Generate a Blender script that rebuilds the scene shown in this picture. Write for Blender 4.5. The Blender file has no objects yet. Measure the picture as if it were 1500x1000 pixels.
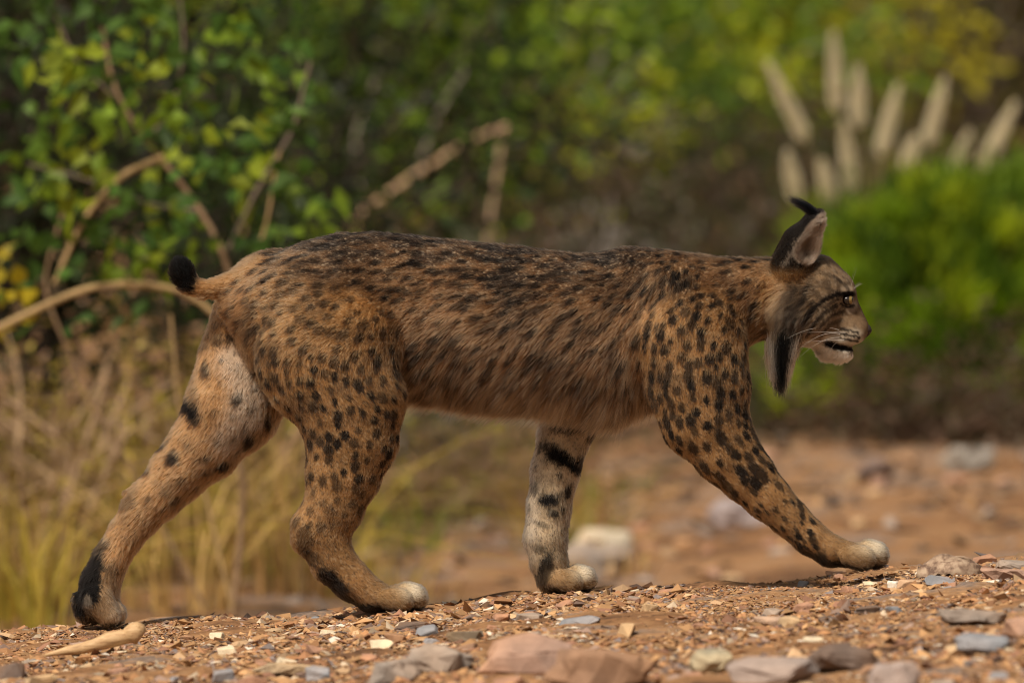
import bpy, bmesh, math, random
import numpy as np
from mathutils import Vector, Matrix, noise as mnoise

scene = bpy.context.scene
COL = scene.collection
rng = np.random.default_rng(11)
random.seed(11)

# ---------------------------------------------------------------- camera
D = 18.0                       # metres from camera to the animal
FPX = 400.0 / 36.0 * 1500.0    # focal length in photo pixels
S = D / FPX                    # metres per photo pixel at the animal
CAMZ = 1.0
PITCH = math.atan((CAMZ - 375 * S) / D)
cam_data = bpy.data.cameras.new('camera')
cam = bpy.data.objects.new('camera', cam_data)
COL.objects.link(cam)
cam.location = (0, -D, CAMZ)
cam.rotation_euler = (math.pi / 2 - PITCH, 0, 0)
cam_data.lens = 400
cam_data.sensor_width = 36
cam_data.clip_start = 0.1
cam_data.clip_end = 2000
cam_data.dof.use_dof = True
cam_data.dof.focus_distance = D - 0.06
cam_data.dof.aperture_fstop = 5.2
cam_data.dof.aperture_blades = 9
scene.camera = cam

# ---------------------------------------------------------------- sky and sun
SUN_EL, SUN_AZ = 52.0, 212.0    # azimuth clockwise from +y: high, from the camera's side and a little left
world = bpy.data.worlds.new('World')
scene.world = world
world.use_nodes = True
wn = world.node_tree
bg = wn.nodes['Background']
sky = wn.nodes.new('ShaderNodeTexSky')
sky.sky_type = 'NISHITA'
sky.sun_disc = False
sky.sun_elevation = math.radians(SUN_EL)
sky.sun_rotation = math.radians(SUN_AZ)
sky.dust_density = 4.0
sky.air_density = 1.0
sky.ozone_density = 0.6
bg.inputs['Strength'].default_value = 0.05
hsv = wn.nodes.new('ShaderNodeHueSaturation')      # veiled sky: the same brightness, little blue
hsv.inputs['Saturation'].default_value = 0.30
wn.links.new(sky.outputs[0], hsv.inputs['Color'])
warm = wn.nodes.new('ShaderNodeMix'); warm.data_type = 'RGBA'; warm.blend_type = 'MULTIPLY'; warm.inputs[0].default_value = 1.0
warm.inputs[7].default_value = (1.06, 1.0, 0.90, 1)
wn.links.new(hsv.outputs[0], warm.inputs[6])
wn.links.new(warm.outputs[2], bg.inputs['Color'])
sun_data = bpy.data.lights.new('sun', 'SUN')
sun_data.energy = 3.9
sun_data.angle = math.radians(8)
sun_data.color = (1.0, 0.90, 0.76)
sun = bpy.data.objects.new('sun', sun_data)
COL.objects.link(sun)
el, az = math.radians(SUN_EL), math.radians(SUN_AZ)
sdir = Vector((math.sin(az) * math.cos(el), math.cos(az) * math.cos(el), math.sin(el)))
sun.rotation_euler = sdir.to_track_quat('Z', 'Y').to_euler()
sun.location = (0, 0, 6)

vs = scene.view_settings
vs.view_transform = 'Standard'
vs.look = 'None'
vs.exposure = 0.42
vs.gamma = 1.0
vs.use_curve_mapping = False
cy = scene.cycles
cy.use_denoising = True
cy.filter_width = 1.1
cy.use_adaptive_sampling = False
try:
    cy.denoiser = 'OPENIMAGEDENOISE'
    cy.denoising_input_passes = 'RGB_ALBEDO_NORMAL'
    cy.denoising_prefilter = 'ACCURATE'
except Exception:
    pass
cy.max_bounces = 8
cy.diffuse_bounces = 3
cy.glossy_bounces = 3
cy.transmission_bounces = 6
cy.transparent_max_bounces = 8
cy.sample_clamp_indirect = 6.0

# ---------------------------------------------------------------- helpers
def wx(px): return (px - 750.0) * S
def wz(py): return (875.0 - py) * S

def unproj(px, py, Y):
    """point on the vertical plane y=Y that the photo pixel looks at"""
    cx, cz = (px - 750) / FPX, (500 - py) / FPX
    c, s = math.cos(PITCH), math.sin(PITCH)
    d = Vector((cx, c + s * cz, -s + c * cz))
    t = (Y + D) / d.y
    return Vector((0, -D, CAMZ)) + d * t

def hash3(ix, iy, iz, seed):
    h = (ix * 374761393 + iy * 668265263 + iz * 2147483647 + seed * 974634777) & 0xffffffff
    h = ((h ^ (h >> 13)) * 1274126177) & 0xffffffff
    h = ((h ^ (h >> 16)) * 2246822519) & 0xffffffff
    return ((h ^ (h >> 15)) & 0xffffff) / float(0xffffff)

def vnoise(p, scale, seed=0):
    """value noise in -1..1, p = (n,3)"""
    q = np.asarray(p, dtype=np.float64) * scale + 1000.0
    i = np.floor(q).astype(np.int64)
    f = q - i
    f = f * f * (3 - 2 * f)
    r = 0
    for dx in (0, 1):
        for dy in (0, 1):
            for dz in (0, 1):
                w = (f[:, 0] if dx else 1 - f[:, 0]) * (f[:, 1] if dy else 1 - f[:, 1]) * (f[:, 2] if dz else 1 - f[:, 2])
                r = r + w * hash3(i[:, 0] + dx, i[:, 1] + dy, i[:, 2] + dz, seed)
    return r * 2 - 1

def sstep(a, b, x):
    t = np.clip((x - a) / (b - a), 0, 1)
    return t * t * (3 - 2 * t)

def link(name, data, parent=None):
    o = bpy.data.objects.new(name, data)
    COL.objects.link(o)
    if parent is not None:
        o.parent = parent
    return o

def tag(o, label=None, cat=None, group=None, kind=None):
    if label: o['label'] = label
    if cat: o['category'] = cat
    if group: o['group'] = group
    if kind: o['kind'] = kind
    return o

def mesh_np(name, V, F, mat=None, smooth=False, attr=None):
    """V (n,3); F (m,3) or (m,4) int array"""
    V = np.ascontiguousarray(V, dtype=np.float32)
    F = np.ascontiguousarray(F, dtype=np.int32)
    me = bpy.data.meshes.new(name)
    m, k = F.shape
    me.vertices.add(len(V)); me.vertices.foreach_set('co', V.ravel())
    me.loops.add(m * k); me.loops.foreach_set('vertex_index', F.ravel())
    me.polygons.add(m)
    me.polygons.foreach_set('loop_start', np.arange(0, m * k, k, dtype=np.int32))
    me.polygons.foreach_set('use_smooth', np.full(m, smooth, dtype=bool))
    me.update(calc_edges=True)
    me.validate()
    if attr:
        for an, arr in attr.items():
            a = me.attributes.new(an, 'FLOAT_COLOR', 'POINT')
            a.data.foreach_set('color', np.ascontiguousarray(arr, dtype=np.float32).ravel())
    if mat: me.materials.append(mat)
    return me

def rgba(c): return np.concatenate([c, np.ones((len(c), 1))], axis=1)

def new_mat(name):
    m = bpy.data.materials.new(name)
    m.use_nodes = True
    nt = m.node_tree
    b = nt.nodes['Principled BSDF']
    return m, nt, b

def node(nt, kind, **kw):
    n = nt.nodes.new(kind)
    for k, v in kw.items():
        if k in n.inputs: n.inputs[k].default_value = v
        else: setattr(n, k, v)
    return n

def ramp(nt, fac, stops):
    r = nt.nodes.new('ShaderNodeValToRGB')
    e = r.color_ramp.elements
    while len(e) < len(stops): e.new(0.5)
    for el_, (p, c) in zip(e, stops):
        el_.position = p; el_.color = (*c, 1)
    nt.links.new(fac, r.inputs['Fac'])
    return r

def attr_mat(name, an, rough=0.85, spec=0.25, nscale=60, namt=0.35, bump=0.0, bscale=200, transl=0.0):
    """surface colour from a stored per-piece colour, broken up by object-space noise"""
    m, nt, b = new_mat(name)
    a = node(nt, 'ShaderNodeAttribute', attribute_name=an)
    tc = node(nt, 'ShaderNodeTexCoord')
    n = node(nt, 'ShaderNodeTexNoise', Scale=nscale, Detail=5.0, Roughness=0.65)
    nt.links.new(tc.outputs['Object'], n.inputs['Vector'])
    mr = node(nt, 'ShaderNodeMapRange')
    mr.inputs['To Min'].default_value = 1 - namt; mr.inputs['To Max'].default_value = 1 + namt
    nt.links.new(n.outputs['Fac'], mr.inputs['Value'])
    vm = node(nt, 'ShaderNodeVectorMath', operation='SCALE')
    nt.links.new(a.outputs['Color'], vm.inputs[0]); nt.links.new(mr.outputs[0], vm.inputs['Scale'])
    nt.links.new(vm.outputs[0], b.inputs['Base Color'])
    b.inputs['Roughness'].default_value = rough
    b.inputs['Specular IOR Level'].default_value = spec
    if bump:
        n2 = node(nt, 'ShaderNodeTexNoise', Scale=bscale, Detail=6.0, Roughness=0.7)
        nt.links.new(tc.outputs['Object'], n2.inputs['Vector'])
        bp = node(nt, 'ShaderNodeBump', Strength=bump, Distance=0.004)
        nt.links.new(n2.outputs['Fac'], bp.inputs['Height'])
        nt.links.new(bp.outputs[0], b.inputs['Normal'])
    if transl:
        tr = node(nt, 'ShaderNodeBsdfTranslucent')
        nt.links.new(vm.outputs[0], tr.inputs['Color'])
        mx = node(nt, 'ShaderNodeMixShader'); mx.inputs[0].default_value = transl
        nt.links.new(b.outputs[0], mx.inputs[1]); nt.links.new(tr.outputs[0], mx.inputs[2])
        nt.links.new(mx.outputs[0], nt.nodes['Material Output'].inputs['Surface'])
    return m

# ---------------------------------------------------------------- ground
def ground_z(x, y):
    x = np.asarray(x, float); y = np.asarray(y, float)
    tilt = -0.011 + 0.072 * 6.0 * np.tanh(x / 6.0)
    behind = sstep(0.10, 2.2, y)
    z = tilt * (1 - 0.75 * sstep(0.3, 5.0, y))
    z = z - 0.34 * behind
    z = z + 0.02 * np.sin(x * 1.3 + 0.6) * np.sin(y * 0.7)*sstep(0.5, 3, np.abs(y))
    # bank that closes the view behind the scrub
    z = z + 5.0 * sstep(24, 70, y) + 0.9 * sstep(-2, -9, x) * sstep(9, 24, y)
    z = z + 0.10 * sstep(5, 10, y) * sstep(0.0, 0.8, x)
    # low undulation of the crest
    z = z + 0.004 * np.sin(x * 9.0 + 1.0) + 0.003 * np.sin(x * 23.0 + y * 5)
    return z

def axis_pts(lo, hi, fine_lo, fine_hi, fine, grow=1.18):
    a = list(np.arange(fine_lo, fine_hi + 1e-9, fine))
    st = fine; v = fine_hi
    while v < hi: st *= grow; v += st; a.append(v)
    st = fine; v = fine_lo
    while v > lo: st *= grow; v -= st; a.insert(0, v)
    return np.array(a)

gx = axis_pts(-300, 300, -1.4, 1.4, 0.02)
gy = axis_pts(-60, 500, -3.0, 0.6, 0.02)
GX, GY = np.meshgrid(gx, gy, indexing='ij')
P = np.stack([GX.ravel(), GY.ravel(), ground_z(GX, GY).ravel()], 1)
near_w = np.exp(-np.maximum(0, np.abs(P[:, 1]) - 3) / 4)
P[:, 2] += (vnoise(P * [1, 1, 0], 9, 1) * 0.006 + vnoise(P * [1, 1, 0], 24, 2) * 0.004) * near_w
n0, n1 = GX.shape
ii = np.arange(n0 * n1).reshape(n0, n1)
F = np.stack([ii[:-1, :-1].ravel(), ii[1:, :-1].ravel(), ii[1:, 1:].ravel(), ii[:-1, 1:].ravel()], 1)
gm, nt, b = new_mat('dirt')
tc = node(nt, 'ShaderNodeTexCoord')
n1_ = node(nt, 'ShaderNodeTexNoise', Scale=2.2, Detail=8.0, Roughness=0.7)
n2_ = node(nt, 'ShaderNodeTexNoise', Scale=60.0, Detail=6.0, Roughness=0.75)
nt.links.new(tc.outputs['Object'], n1_.inputs['Vector']); nt.links.new(tc.outputs['Object'], n2_.inputs['Vector'])
r1 = ramp(nt, n1_.outputs['Fac'], [(0.38, (0.09, 0.048, 0.028)), (0.46, (0.24, 0.125, 0.060)), (0.53, (0.32, 0.18, 0.088)), (0.60, (0.22, 0.165, 0.135)), (0.68, (0.13, 0.085, 0.06))])
r2 = ramp(nt, n2_.outputs['Fac'], [(0.30, (0.45, 0.45, 0.45)), (0.7, (1.35, 1.3, 1.25))])
mx = node(nt, 'ShaderNodeMix', data_type='RGBA', blend_type='MULTIPLY')
mx.inputs[0].default_value = 1.0
nt.links.new(r1.outputs[0], mx.inputs[6]); nt.links.new(r2.outputs[0], mx.inputs[7])
nt.links.new(mx.outputs[2], b.inputs['Base Color'])
b.inputs['Roughness'].default_value = 0.95
b.inputs['Specular IOR Level'].default_value = 0.15
bp = node(nt, 'ShaderNodeBump', Strength=0.6, Distance=0.006)
nt.links.new(n2_.outputs['Fac'], bp.inputs['Height']); nt.links.new(bp.outputs[0], b.inputs['Normal'])
ground = link('ground', mesh_np('ground', P, F, gm, True))
tag(ground, kind='structure', label='reddish brown stony dirt ground sloping up to the right')

# ---------------------------------------------------------------- gravel: angular chips, one mesh
PAL = np.array([[0.40, 0.20, 0.09], [0.46, 0.26, 0.12], [0.34, 0.165, 0.08], [0.50, 0.32, 0.18], [0.28, 0.14, 0.085],
                [0.33, 0.22, 0.17], [0.21, 0.17, 0.16], [0.52, 0.40, 0.28], [0.17, 0.11, 0.085], [0.40, 0.22, 0.10]])
PALW = np.array([3, 3, 2.4, 2.2, 1.6, 1.3, 0.6, 0.9, 1.0, 2.2]); PALW = PALW / PALW.sum()
NG = 150000
u = rng.random(NG)
gyv = np.where(rng.random(NG) < 0.52, -0.75 + 0.95 * rng.random(NG), -2.7 + 2.1 * rng.random(NG))
gxv = rng.uniform(-1.25, 1.25, NG)
sz = np.exp(rng.normal(math.log(0.0033), 0.55, NG))
sz = np.clip(sz, 0.0016, 0.012)
gq = np.stack([gxv, gyv * 0.6, 0 * gxv], 1)
gdrop = (vnoise(gq, 5, 70) + 0.6 * vnoise(gq, 13, 71)) < -0.25      # patches where bare soil shows
sz = np.where(gdrop, sz * 0.55, sz)
gzv = ground_z(gxv, gyv) + sz * rng.uniform(-0.1, 0.45, NG)
base8 = np.array([[1, 0, 0], [-1, 0, 0], [0, 1, 0], [0, -1, 0], [0, 0, 1], [0, 0, -1]], float)
f8 = np.array([[0, 2, 4], [2, 1, 4], [1, 3, 4], [3, 0, 4], [2, 0, 5], [1, 2, 5], [3, 1, 5], [0, 3, 5]])
vv = base8[None] + rng.normal(0, 0.28, (NG, 6, 3))
vv *= np.stack([rng.uniform(0.8, 1.7, NG), rng.uniform(0.7, 1.3, NG), rng.uniform(0.25, 0.62, NG)], 1)[:, None, :]
a = rng.uniform(0, 2 * math.pi, NG); ca, sa = np.cos(a)[:, None], np.sin(a)[:, None]
tl = rng.normal(0, 0.3, NG)[:, None]
x_, y_, z_ = vv[..., 0], vv[..., 1], vv[..., 2]
z2 = z_ + x_ * tl
X = x_ * ca - y_ * sa; Y = x_ * sa + y_ * ca
vv = np.stack([X, Y, z2], 2) * sz[:, None, None] + np.stack([gxv, gyv, gzv], 1)[:, None, :]
gcol = PAL[rng.choice(len(PAL), NG, p=PALW)] * rng.uniform(0.45, 1.1, (NG, 1))
wht = rng.random(NG) < 0.012
gcol[wht] = np.array([0.62, 0.55, 0.46])
ff = (f8[None] + (np.arange(NG) * 6)[:, None, None]).reshape(-1, 3)
gravel_mat = attr_mat('gravel_stone', 'tint', rough=0.8, spec=0.3, nscale=300, namt=0.3)
gr = link('gravel', mesh_np('gravel', vv.reshape(-1, 3), ff, gravel_mat, False, {'tint': rgba(np.repeat(gcol, 6, 0))}))
tag(gr, 'fine angular brown gravel covering the crest under the lynx', 'gravel', kind='stuff')


# dry flakes, twiglets and chips strewn over the lower ground behind the crest
NL = 9000
ly = 1.5 + 13.5 * rng.random(NL) ** 0.8; lx_ = rng.uniform(-1.6, 1.7, NL) * (18 + ly) / 20
cl_n = vnoise(np.stack([lx_, ly * 0.5, 0 * ly], 1), 1.4, 90)
kp = rng.random(NL) < 0.35 + 0.65 * sstep(-0.2, 0.4, cl_n)
ly, lx_ = ly[kp], lx_[kp]; NL = len(ly)
sz = rng.uniform(0.008, 0.030, NL)
vv = base8[None] + rng.normal(0, 0.3, (NL, 6, 3))
vv *= np.stack([rng.uniform(0.8, 2.0, NL), rng.uniform(0.3, 1.0, NL), rng.uniform(0.12, 0.4, NL)], 1)[:, None, :]
a = rng.uniform(0, 2 * math.pi, NL); ca, sa = np.cos(a)[:, None], np.sin(a)[:, None]
vv = np.stack([vv[..., 0] * ca - vv[..., 1] * sa, vv[..., 0] * sa + vv[..., 1] * ca, vv[..., 2] + vv[..., 0] * rng.normal(0, .3, NL)[:, None]], 2) * sz[:, None, None]
vv += np.stack([lx_, ly, ground_z(lx_, ly) + sz * 0.15], 1)[:, None, :]
LP = np.array([[0.10, 0.06, 0.035], [0.20, 0.13, 0.09], [0.30, 0.20, 0.12], [0.26, 0.21, 0.18], [0.16, 0.085, 0.045], [0.38, 0.22, 0.10], [0.07, 0.045, 0.03]])
lc = LP[rng.integers(0, len(LP), NL)] * rng.uniform(0.7, 1.2, (NL, 1))
ff = (f8[None] + (np.arange(NL) * 6)[:, None, None]).reshape(-1, 3)
lit = link('ground_litter', mesh_np('ground_litter', vv.reshape(-1, 3), ff, gravel_mat, False, {'tint': rgba(np.repeat(lc, 6, 0))}))
tag(lit, 'brown litter of flakes and chips on the lower ground behind the crest', 'litter', kind='stuff')

# ---------------------------------------------------------------- lynx: body as one implicit surface
# circles are (photo x, photo y, radius) in photo pixels at the animal, with a lateral offset and a width factor
def chain(pts, yc, ky=1.0, shrink=5.0):
    return dict(p=np.array([(wx(a), wz(b_)) for a, b_, *_ in pts]), r=np.array([(q[2] - shrink) * S for q in pts]),
                y=np.array([(q[3] if len(q) > 3 else yc) for q in pts]) if True else None,
                k=np.array([(q[4] if len(q) > 4 else ky) for q in pts]))

def chain_sdf(ch, X, Y, Z, smk=0.006):
    """returns distance and axis direction index"""
    p, r, yy, kk = ch['p'], ch['r'], ch['y'], ch['k']
    best = None; bi = None
    segs = range(len(p) - 1) if len(p) > 1 else [None]
    for s in segs:
        if s is None:
            dx, dz = X - p[0, 0], Z - p[0, 1]; dy = (Y - yy[0]) / kk[0]
            d = np.sqrt(dx * dx + dy * dy + dz * dz) - r[0]
            return d, np.zeros_like(d, dtype=np.int16)
        ax, az_ = p[s]; bx_, bz_ = p[s + 1]
        ux, uz = bx_ - ax, bz_ - az_
        L2 = ux * ux + uz * uz + 1e-12
        t = np.clip(((X - ax) * ux + (Z - az_) * uz) / L2, 0, 1)
        k_ = kk[s] + t * (kk[s + 1] - kk[s])
        dx = X - ax - t * ux; dz = Z - az_ - t * uz
        dy = (Y - (yy[s] + t * (yy[s + 1] - yy[s]))) / k_
        d = np.sqrt(dx * dx + dy * dy + dz * dz) - (r[s] + t * (r[s + 1] - r[s]))
        if best is None:
            best = d; bi = np.zeros(d.shape, dtype=np.int16)
        else:
            bi = np.where(d < best, np.int16(s), bi)
            best = smin(best, d, smk)
    return best, bi

def smin(a, b_, k):
    h = np.clip(0.5 + 0.5 * (b_ - a) / k, 0, 1)
    return b_ + (a - b_) * h - k * h * (1 - h)

# torso profile: x, top, bottom, half width
TOR = np.array([(322, 435, 470, 14), (340, 408, 500, 40), (365, 388, 545, 60), (400, 368, 572, 76), (450, 346, 590, 84), (500, 335, 596, 86),
                (550, 334, 594, 74), (620, 341, 592, 72), (700, 349, 604, 82), (780, 357, 608, 88), (850, 366, 617, 88),
                (880, 364, 622, 84), (915, 355, 622, 78), (950, 358, 604, 70), (1000, 369, 580, 72), (1050, 379, 548, 62), (1090, 382, 515, 52), (1115, 395, 480, 30)], float)
tx = wx(TOR[:, 0]); ttop = wz(TOR[:, 1] + 7); tbot = wz(TOR[:, 2] - 14); thw = (TOR[:, 3] - 6) * S

def torso_sdf(X, Y, Z):
    top = np.interp(X, tx, ttop); bot = np.interp(X, tx, tbot); hw = np.interp(X, tx, thw)
    zc = (top + bot) / 2; hz = (top - bot) / 2
    # egg section: widest a little above the middle, keel below
    v = (Z - zc) / hz
    hwz = hw * (1 + 0.10 * v)
    q = np.sqrt(v * v + (Y / hwz) ** 2)
    d = (q - 1) * np.minimum(hz, hw) * 0.9
    ex = np.maximum(tx[0] - X, X - tx[-1])
    return np.maximum(d, ex)

NF, FF, NH, FH = -0.076, 0.062, -0.080, 0.066
G = {}
G['neck'] = [chain([(990, 455, 82), (1060, 447, 68), (1125, 436, 60), (1165, 430, 54)], 0, 0.80)]
G['head'] = [chain([(1168, 428, 58), (1192, 430, 58)], 0, 0.98), chain([(1200, 415, 46), (1224, 425, 33)], 0, 1.15),
             chain([(1215, 450, 40), (1238, 472, 31), (1250, 480, 25)], 0, 0.95),
             chain([(1236, 432, 22), (1249, 455, 16), (1262, 477, 13)], 0, 1.0),
             chain([(1218, 510, 23), (1234, 515, 18), (1242, 516, 13)], 0, 1.1), chain([(1190, 480, 34), (1222, 500, 24)], 0, 1.2),
             chain([(1252, 486, 22)], -0.012, 0.9), chain([(1252, 486, 22)], 0.012, 0.9),
             chain([(1165, 455, 40), (1190, 465, 36)], -0.028), chain([(1165, 455, 40), (1190, 465, 36)], 0.028),
             chain([(1241, 427, 14), (1225, 419, 16)], -0.027), chain([(1241, 427, 14), (1225, 419, 16)], 0.027)]
G['ruff'] = [chain([(1160, 460, 36), (1146, 510, 20), (1143, 545, 11)], s * 0.050, 0.55) for s in (-1, 1)]
G['ear'] = [chain([(1160, 390, 33, s * 0.034), (1174, 356, 28, s * 0.045), (1191, 328, 16, s * 0.052), (1200, 313, 8, s * 0.053)], 0, 0.80, 1.5) for s in (-1, 1)]
G['fore_near'] = [chain([(985, 440, 50, NF + 0.028, 0.5), (1015, 500, 80, NF + 0.012, 0.56), (1028, 565, 72, NF, 0.62), (1035, 612, 64, NF, 0.70), (1062, 657, 53, NF, 0.74), (1092, 692, 44, NF, 0.8),
                         (1122, 724, 37, NF, 0.85), (1155, 755, 31, NF, 0.95), (1186, 784, 28, NF, 1.1), (1215, 803, 26, NF, 1.25), (1244, 809, 22, NF, 1.3)], NF, 0.8, 3.5),
                  chain([(985, 570, 40, NF + 0.01, 0.6), (1010, 620, 42, NF, 0.6)], NF, 0.6)]
G['fore_far'] = [chain([(930, 480, 70, FF - 0.02, 0.5), (880, 560, 60, FF, 0.6), (838, 610, 48, FF), (826, 645, 41, FF), (814, 690, 38, FF), (805, 745, 35, FF), (799, 790, 34, FF, 1.0),
                        (804, 825, 30, FF, 1.1), (810, 848, 27, FF, 1.25), (828, 853, 20, FF, 1.4)], FF, 0.85, 3.5)]
G['hind_near'] = [chain([(440, 470, 82, NH + 0.030, 0.50), (480, 520, 108, NH + 0.005, 0.50), (512, 585, 86, NH, 0.58), (516, 640, 71, NH, 0.66), (504, 690, 58, NH, 0.72), (490, 738, 47, NH, 0.8),
                         (474, 778, 42, NH, 0.78), (488, 818, 36, NH, 0.85), (515, 846, 32, NH, 0.95), (545, 868, 27, NH, 1.1), (568, 874, 21, NH, 1.4)], NH, 0.8, 3.5),
                  chain([(452, 770, 26), (446, 786, 17)], NH, 0.8, 3)]
G['hind_far'] = [chain([(400, 450, 85, FH - 0.03, 0.5), (372, 530, 84, FH, 0.58), (338, 600, 72, FH), (300, 652, 56, FH), (262, 692, 46, FH), (228, 730, 38, FH), (206, 755, 34, FH, 0.8),
                        (182, 787, 29, FH, 0.85), (160, 822, 28, FH, 0.95), (144, 858, 31, FH, 1.1), (140, 885, 34, FH, 1.15)], FH, 0.85, 3.5),
                 chain([(202, 735, 22), (196, 732, 16)], FH, 0.8, 3)]
G['tail'] = [chain([(385, 405, 34), (335, 418, 21), (298, 424, 17), (277, 416, 19), (267, 400, 21), (264, 392, 19)], 0, 0.95, 5)]
# toes
def toes(cx, cy, r, y, fan, kx):
    out = []
    for j, (o, dx) in enumerate(((-1.45, -18), (-0.5, 0), (0.5, 1), (1.45, -14))):
        yy = y + o * r * 1.0 * S
        lowr = 2.5 if dx < -10 else -1.0
        rr = r * (0.92 if dx < -10 else 1.0)
        out.append(chain([(cx - r * 0.9 + dx, cy - 1, rr * 0.75, yy), (cx - r * 0.35 + dx, cy + lowr - 2, rr * 0.92, yy), (cx + dx + 2, cy + lowr, rr, yy)], yy, 0.80, 1.0))
    return out
G['toes'] = toes(1277, 810, 21, NF, 0, 0) + toes(852, 852, 20, FF, 0, 0) + toes(603, 872, 21, NH, 0, 0)
G['toes'] += [chain([(140, 880, 26, FH + o * 0.021), (152 + dx, 902, 20, FH + o * 0.021)], FH, 0.8, 2.0) for o, dx in ((-1.4, 4), (-0.45, 12), (0.5, 10), (1.4, 2))]
G['toes'] += [chain([(118, 884, 18), (122, 900, 18)], FH, 1.2, 2.0)]
KB = dict(neck=0.03, head=0.012, ruff=0.012, ear=0.006, fore_near=0.026, fore_far=0.018, hind_near=0.028, hind_far=0.022, tail=0.016, toes=0.003)
EAR_CAV = [chain([(1187, 366, 21, s * 0.066), (1199, 340, 16, s * 0.068), (1205, 318, 6, s * 0.064)], 0, 0.9, 0.0) for s in (-1, 1)]

VOX = 0.003
lo = np.array([wx(80), -0.17, wz(945)]); hi = np.array([wx(1320), 0.17, wz(295)])
nn = np.ceil((hi - lo) / VOX).astype(int)
ax0 = [(lo[i] + VOX * np.arange(nn[i])).astype(np.float32) for i in range(3)]
V = np.full(nn, 0.5, dtype=np.float32)

def box_slice(ch_list, pad):
    mn = np.array([1e9] * 3); mx_ = -mn
    for ch in ch_list:
        for (x, z), r, y, k in zip(ch['p'], ch['r'], ch['y'], ch['k']):
            mn = np.minimum(mn, (x - r, y - r * max(k, 1), z - r)); mx_ = np.maximum(mx_, (x + r, y + r * max(k, 1), z + r))
    i0 = np.clip(((mn - pad - lo) / VOX).astype(int), 0, nn); i1 = np.clip(((mx_ + pad - lo) / VOX).astype(int) + 2, 0, nn)
    return tuple(slice(a, b_) for a, b_ in zip(i0, i1))

def gridof(sl):
    return ax0[0][sl[0]][:, None, None], ax0[1][sl[1]][None, :, None], ax0[2][sl[2]][None, None, :]

sl = (slice(0, nn[0]),) * 1 + (slice(0, nn[1]), slice(0, nn[2]))
V[:] = torso_sdf(*gridof(sl))
for gname in ('neck', 'hind_far', 'fore_far', 'hind_near', 'fore_near', 'tail', 'head', 'ruff', 'ear', 'toes'):
    for ch in G[gname]:
        sl = box_slice([ch], 0.05)
        d, _ = chain_sdf(ch, *gridof(sl))
        V[sl] = smin(V[sl], d, KB[gname])
for ch in EAR_CAV:
    sl = box_slice([ch], 0.02)
    d, _ = chain_sdf(ch, *gridof(sl))
    V[sl] = -smin(-V[sl], d, 0.003)
# mouth crease and eye sockets
for ch in [chain([(1218, 504, 3), (1236, 509, 4), (1252, 511, 4)], s * 0.026, 2.6, 0) for s in (-1, 1)]:
    sl = box_slice([ch], 0.01)
    d, _ = chain_sdf(ch, *gridof(sl)); V[sl] = -smin(-V[sl], d, 0.003)
EYES = [(1241.5, 438.0, s) for s in (-1, 1)]
for ex, ey, s in EYES:
    ch = chain([(ex + 1, ey, 9)], s * 0.034, 1, 0)
    sl = box_slice([ch], 0.01)
    d, _ = chain_sdf(ch, *gridof(sl)); V[sl] = -smin(-V[sl], d, 0.003)

def surface_nets(V):
    ins = V < 0
    c = np.zeros(tuple(np.array(V.shape) - 1), dtype=np.uint8)
    for dx in (0, 1):
        for dy in (0, 1):
            for dz in (0, 1):
                c += ins[dx:V.shape[0] - 1 + dx, dy:V.shape[1] - 1 + dy, dz:V.shape[2] - 1 + dz]
    cells = np.argwhere((c > 0) & (c < 8))
    idx = np.full(c.shape, -1, dtype=np.int32)
    idx[tuple(cells.T)] = np.arange(len(cells))
    acc = np.zeros((len(cells), 3)); cnt = np.zeros(len(cells))
    corners = [(0, 0, 0), (1, 0, 0), (0, 1, 0), (1, 1, 0), (0, 0, 1), (1, 0, 1), (0, 1, 1), (1, 1, 1)]
    val = [V[tuple((cells + np.array(k)).T)] for k in corners]
    for i in range(8):
        for j in range(i + 1, 8):
            if sum(abs(np.array(corners[i]) - corners[j])) == 1:
                m = (val[i] < 0) != (val[j] < 0)
                t = val[i][m] / (val[i][m] - val[j][m])
                acc[m] += np.array(corners[i]) + t[:, None] * (np.array(corners[j]) - np.array(corners[i])); cnt[m] += 1
    verts = cells + acc / cnt[:, None]
    faces = []
    for ax in range(3):
        a_, b_ = [(1, 2), (2, 0), (0, 1)][ax]
        n = np.array(V.shape); n[ax] -= 1
        s0 = [slice(None)] * 3; s1 = [slice(None)] * 3
        s0[ax] = slice(0, -1); s1[ax] = slice(1, None)
        i0 = ins[tuple(s0)]; i1 = ins[tuple(s1)]
        e = np.argwhere(i0 != i1)
        e = e[(e[:, a_] > 0) & (e[:, b_] > 0) & (e[:, a_] < V.shape[a_] - 1) & (e[:, b_] < V.shape[b_] - 1)]
        flip = i0[tuple(e.T)]
        q = []
        for da, db in ((-1, -1), (0, -1), (0, 0), (-1, 0)):
            k = e.copy(); k[:, a_] += da; k[:, b_] += db
            q.append(idx[tuple(k.T)])
        q = np.stack(q, 1)
        q[~flip] = q[~flip][:, ::-1]
        faces.append(q)
    return verts, np.concatenate(faces)

bv, bf = surface_nets(V)
del V
bv = bv * VOX + lo

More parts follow.
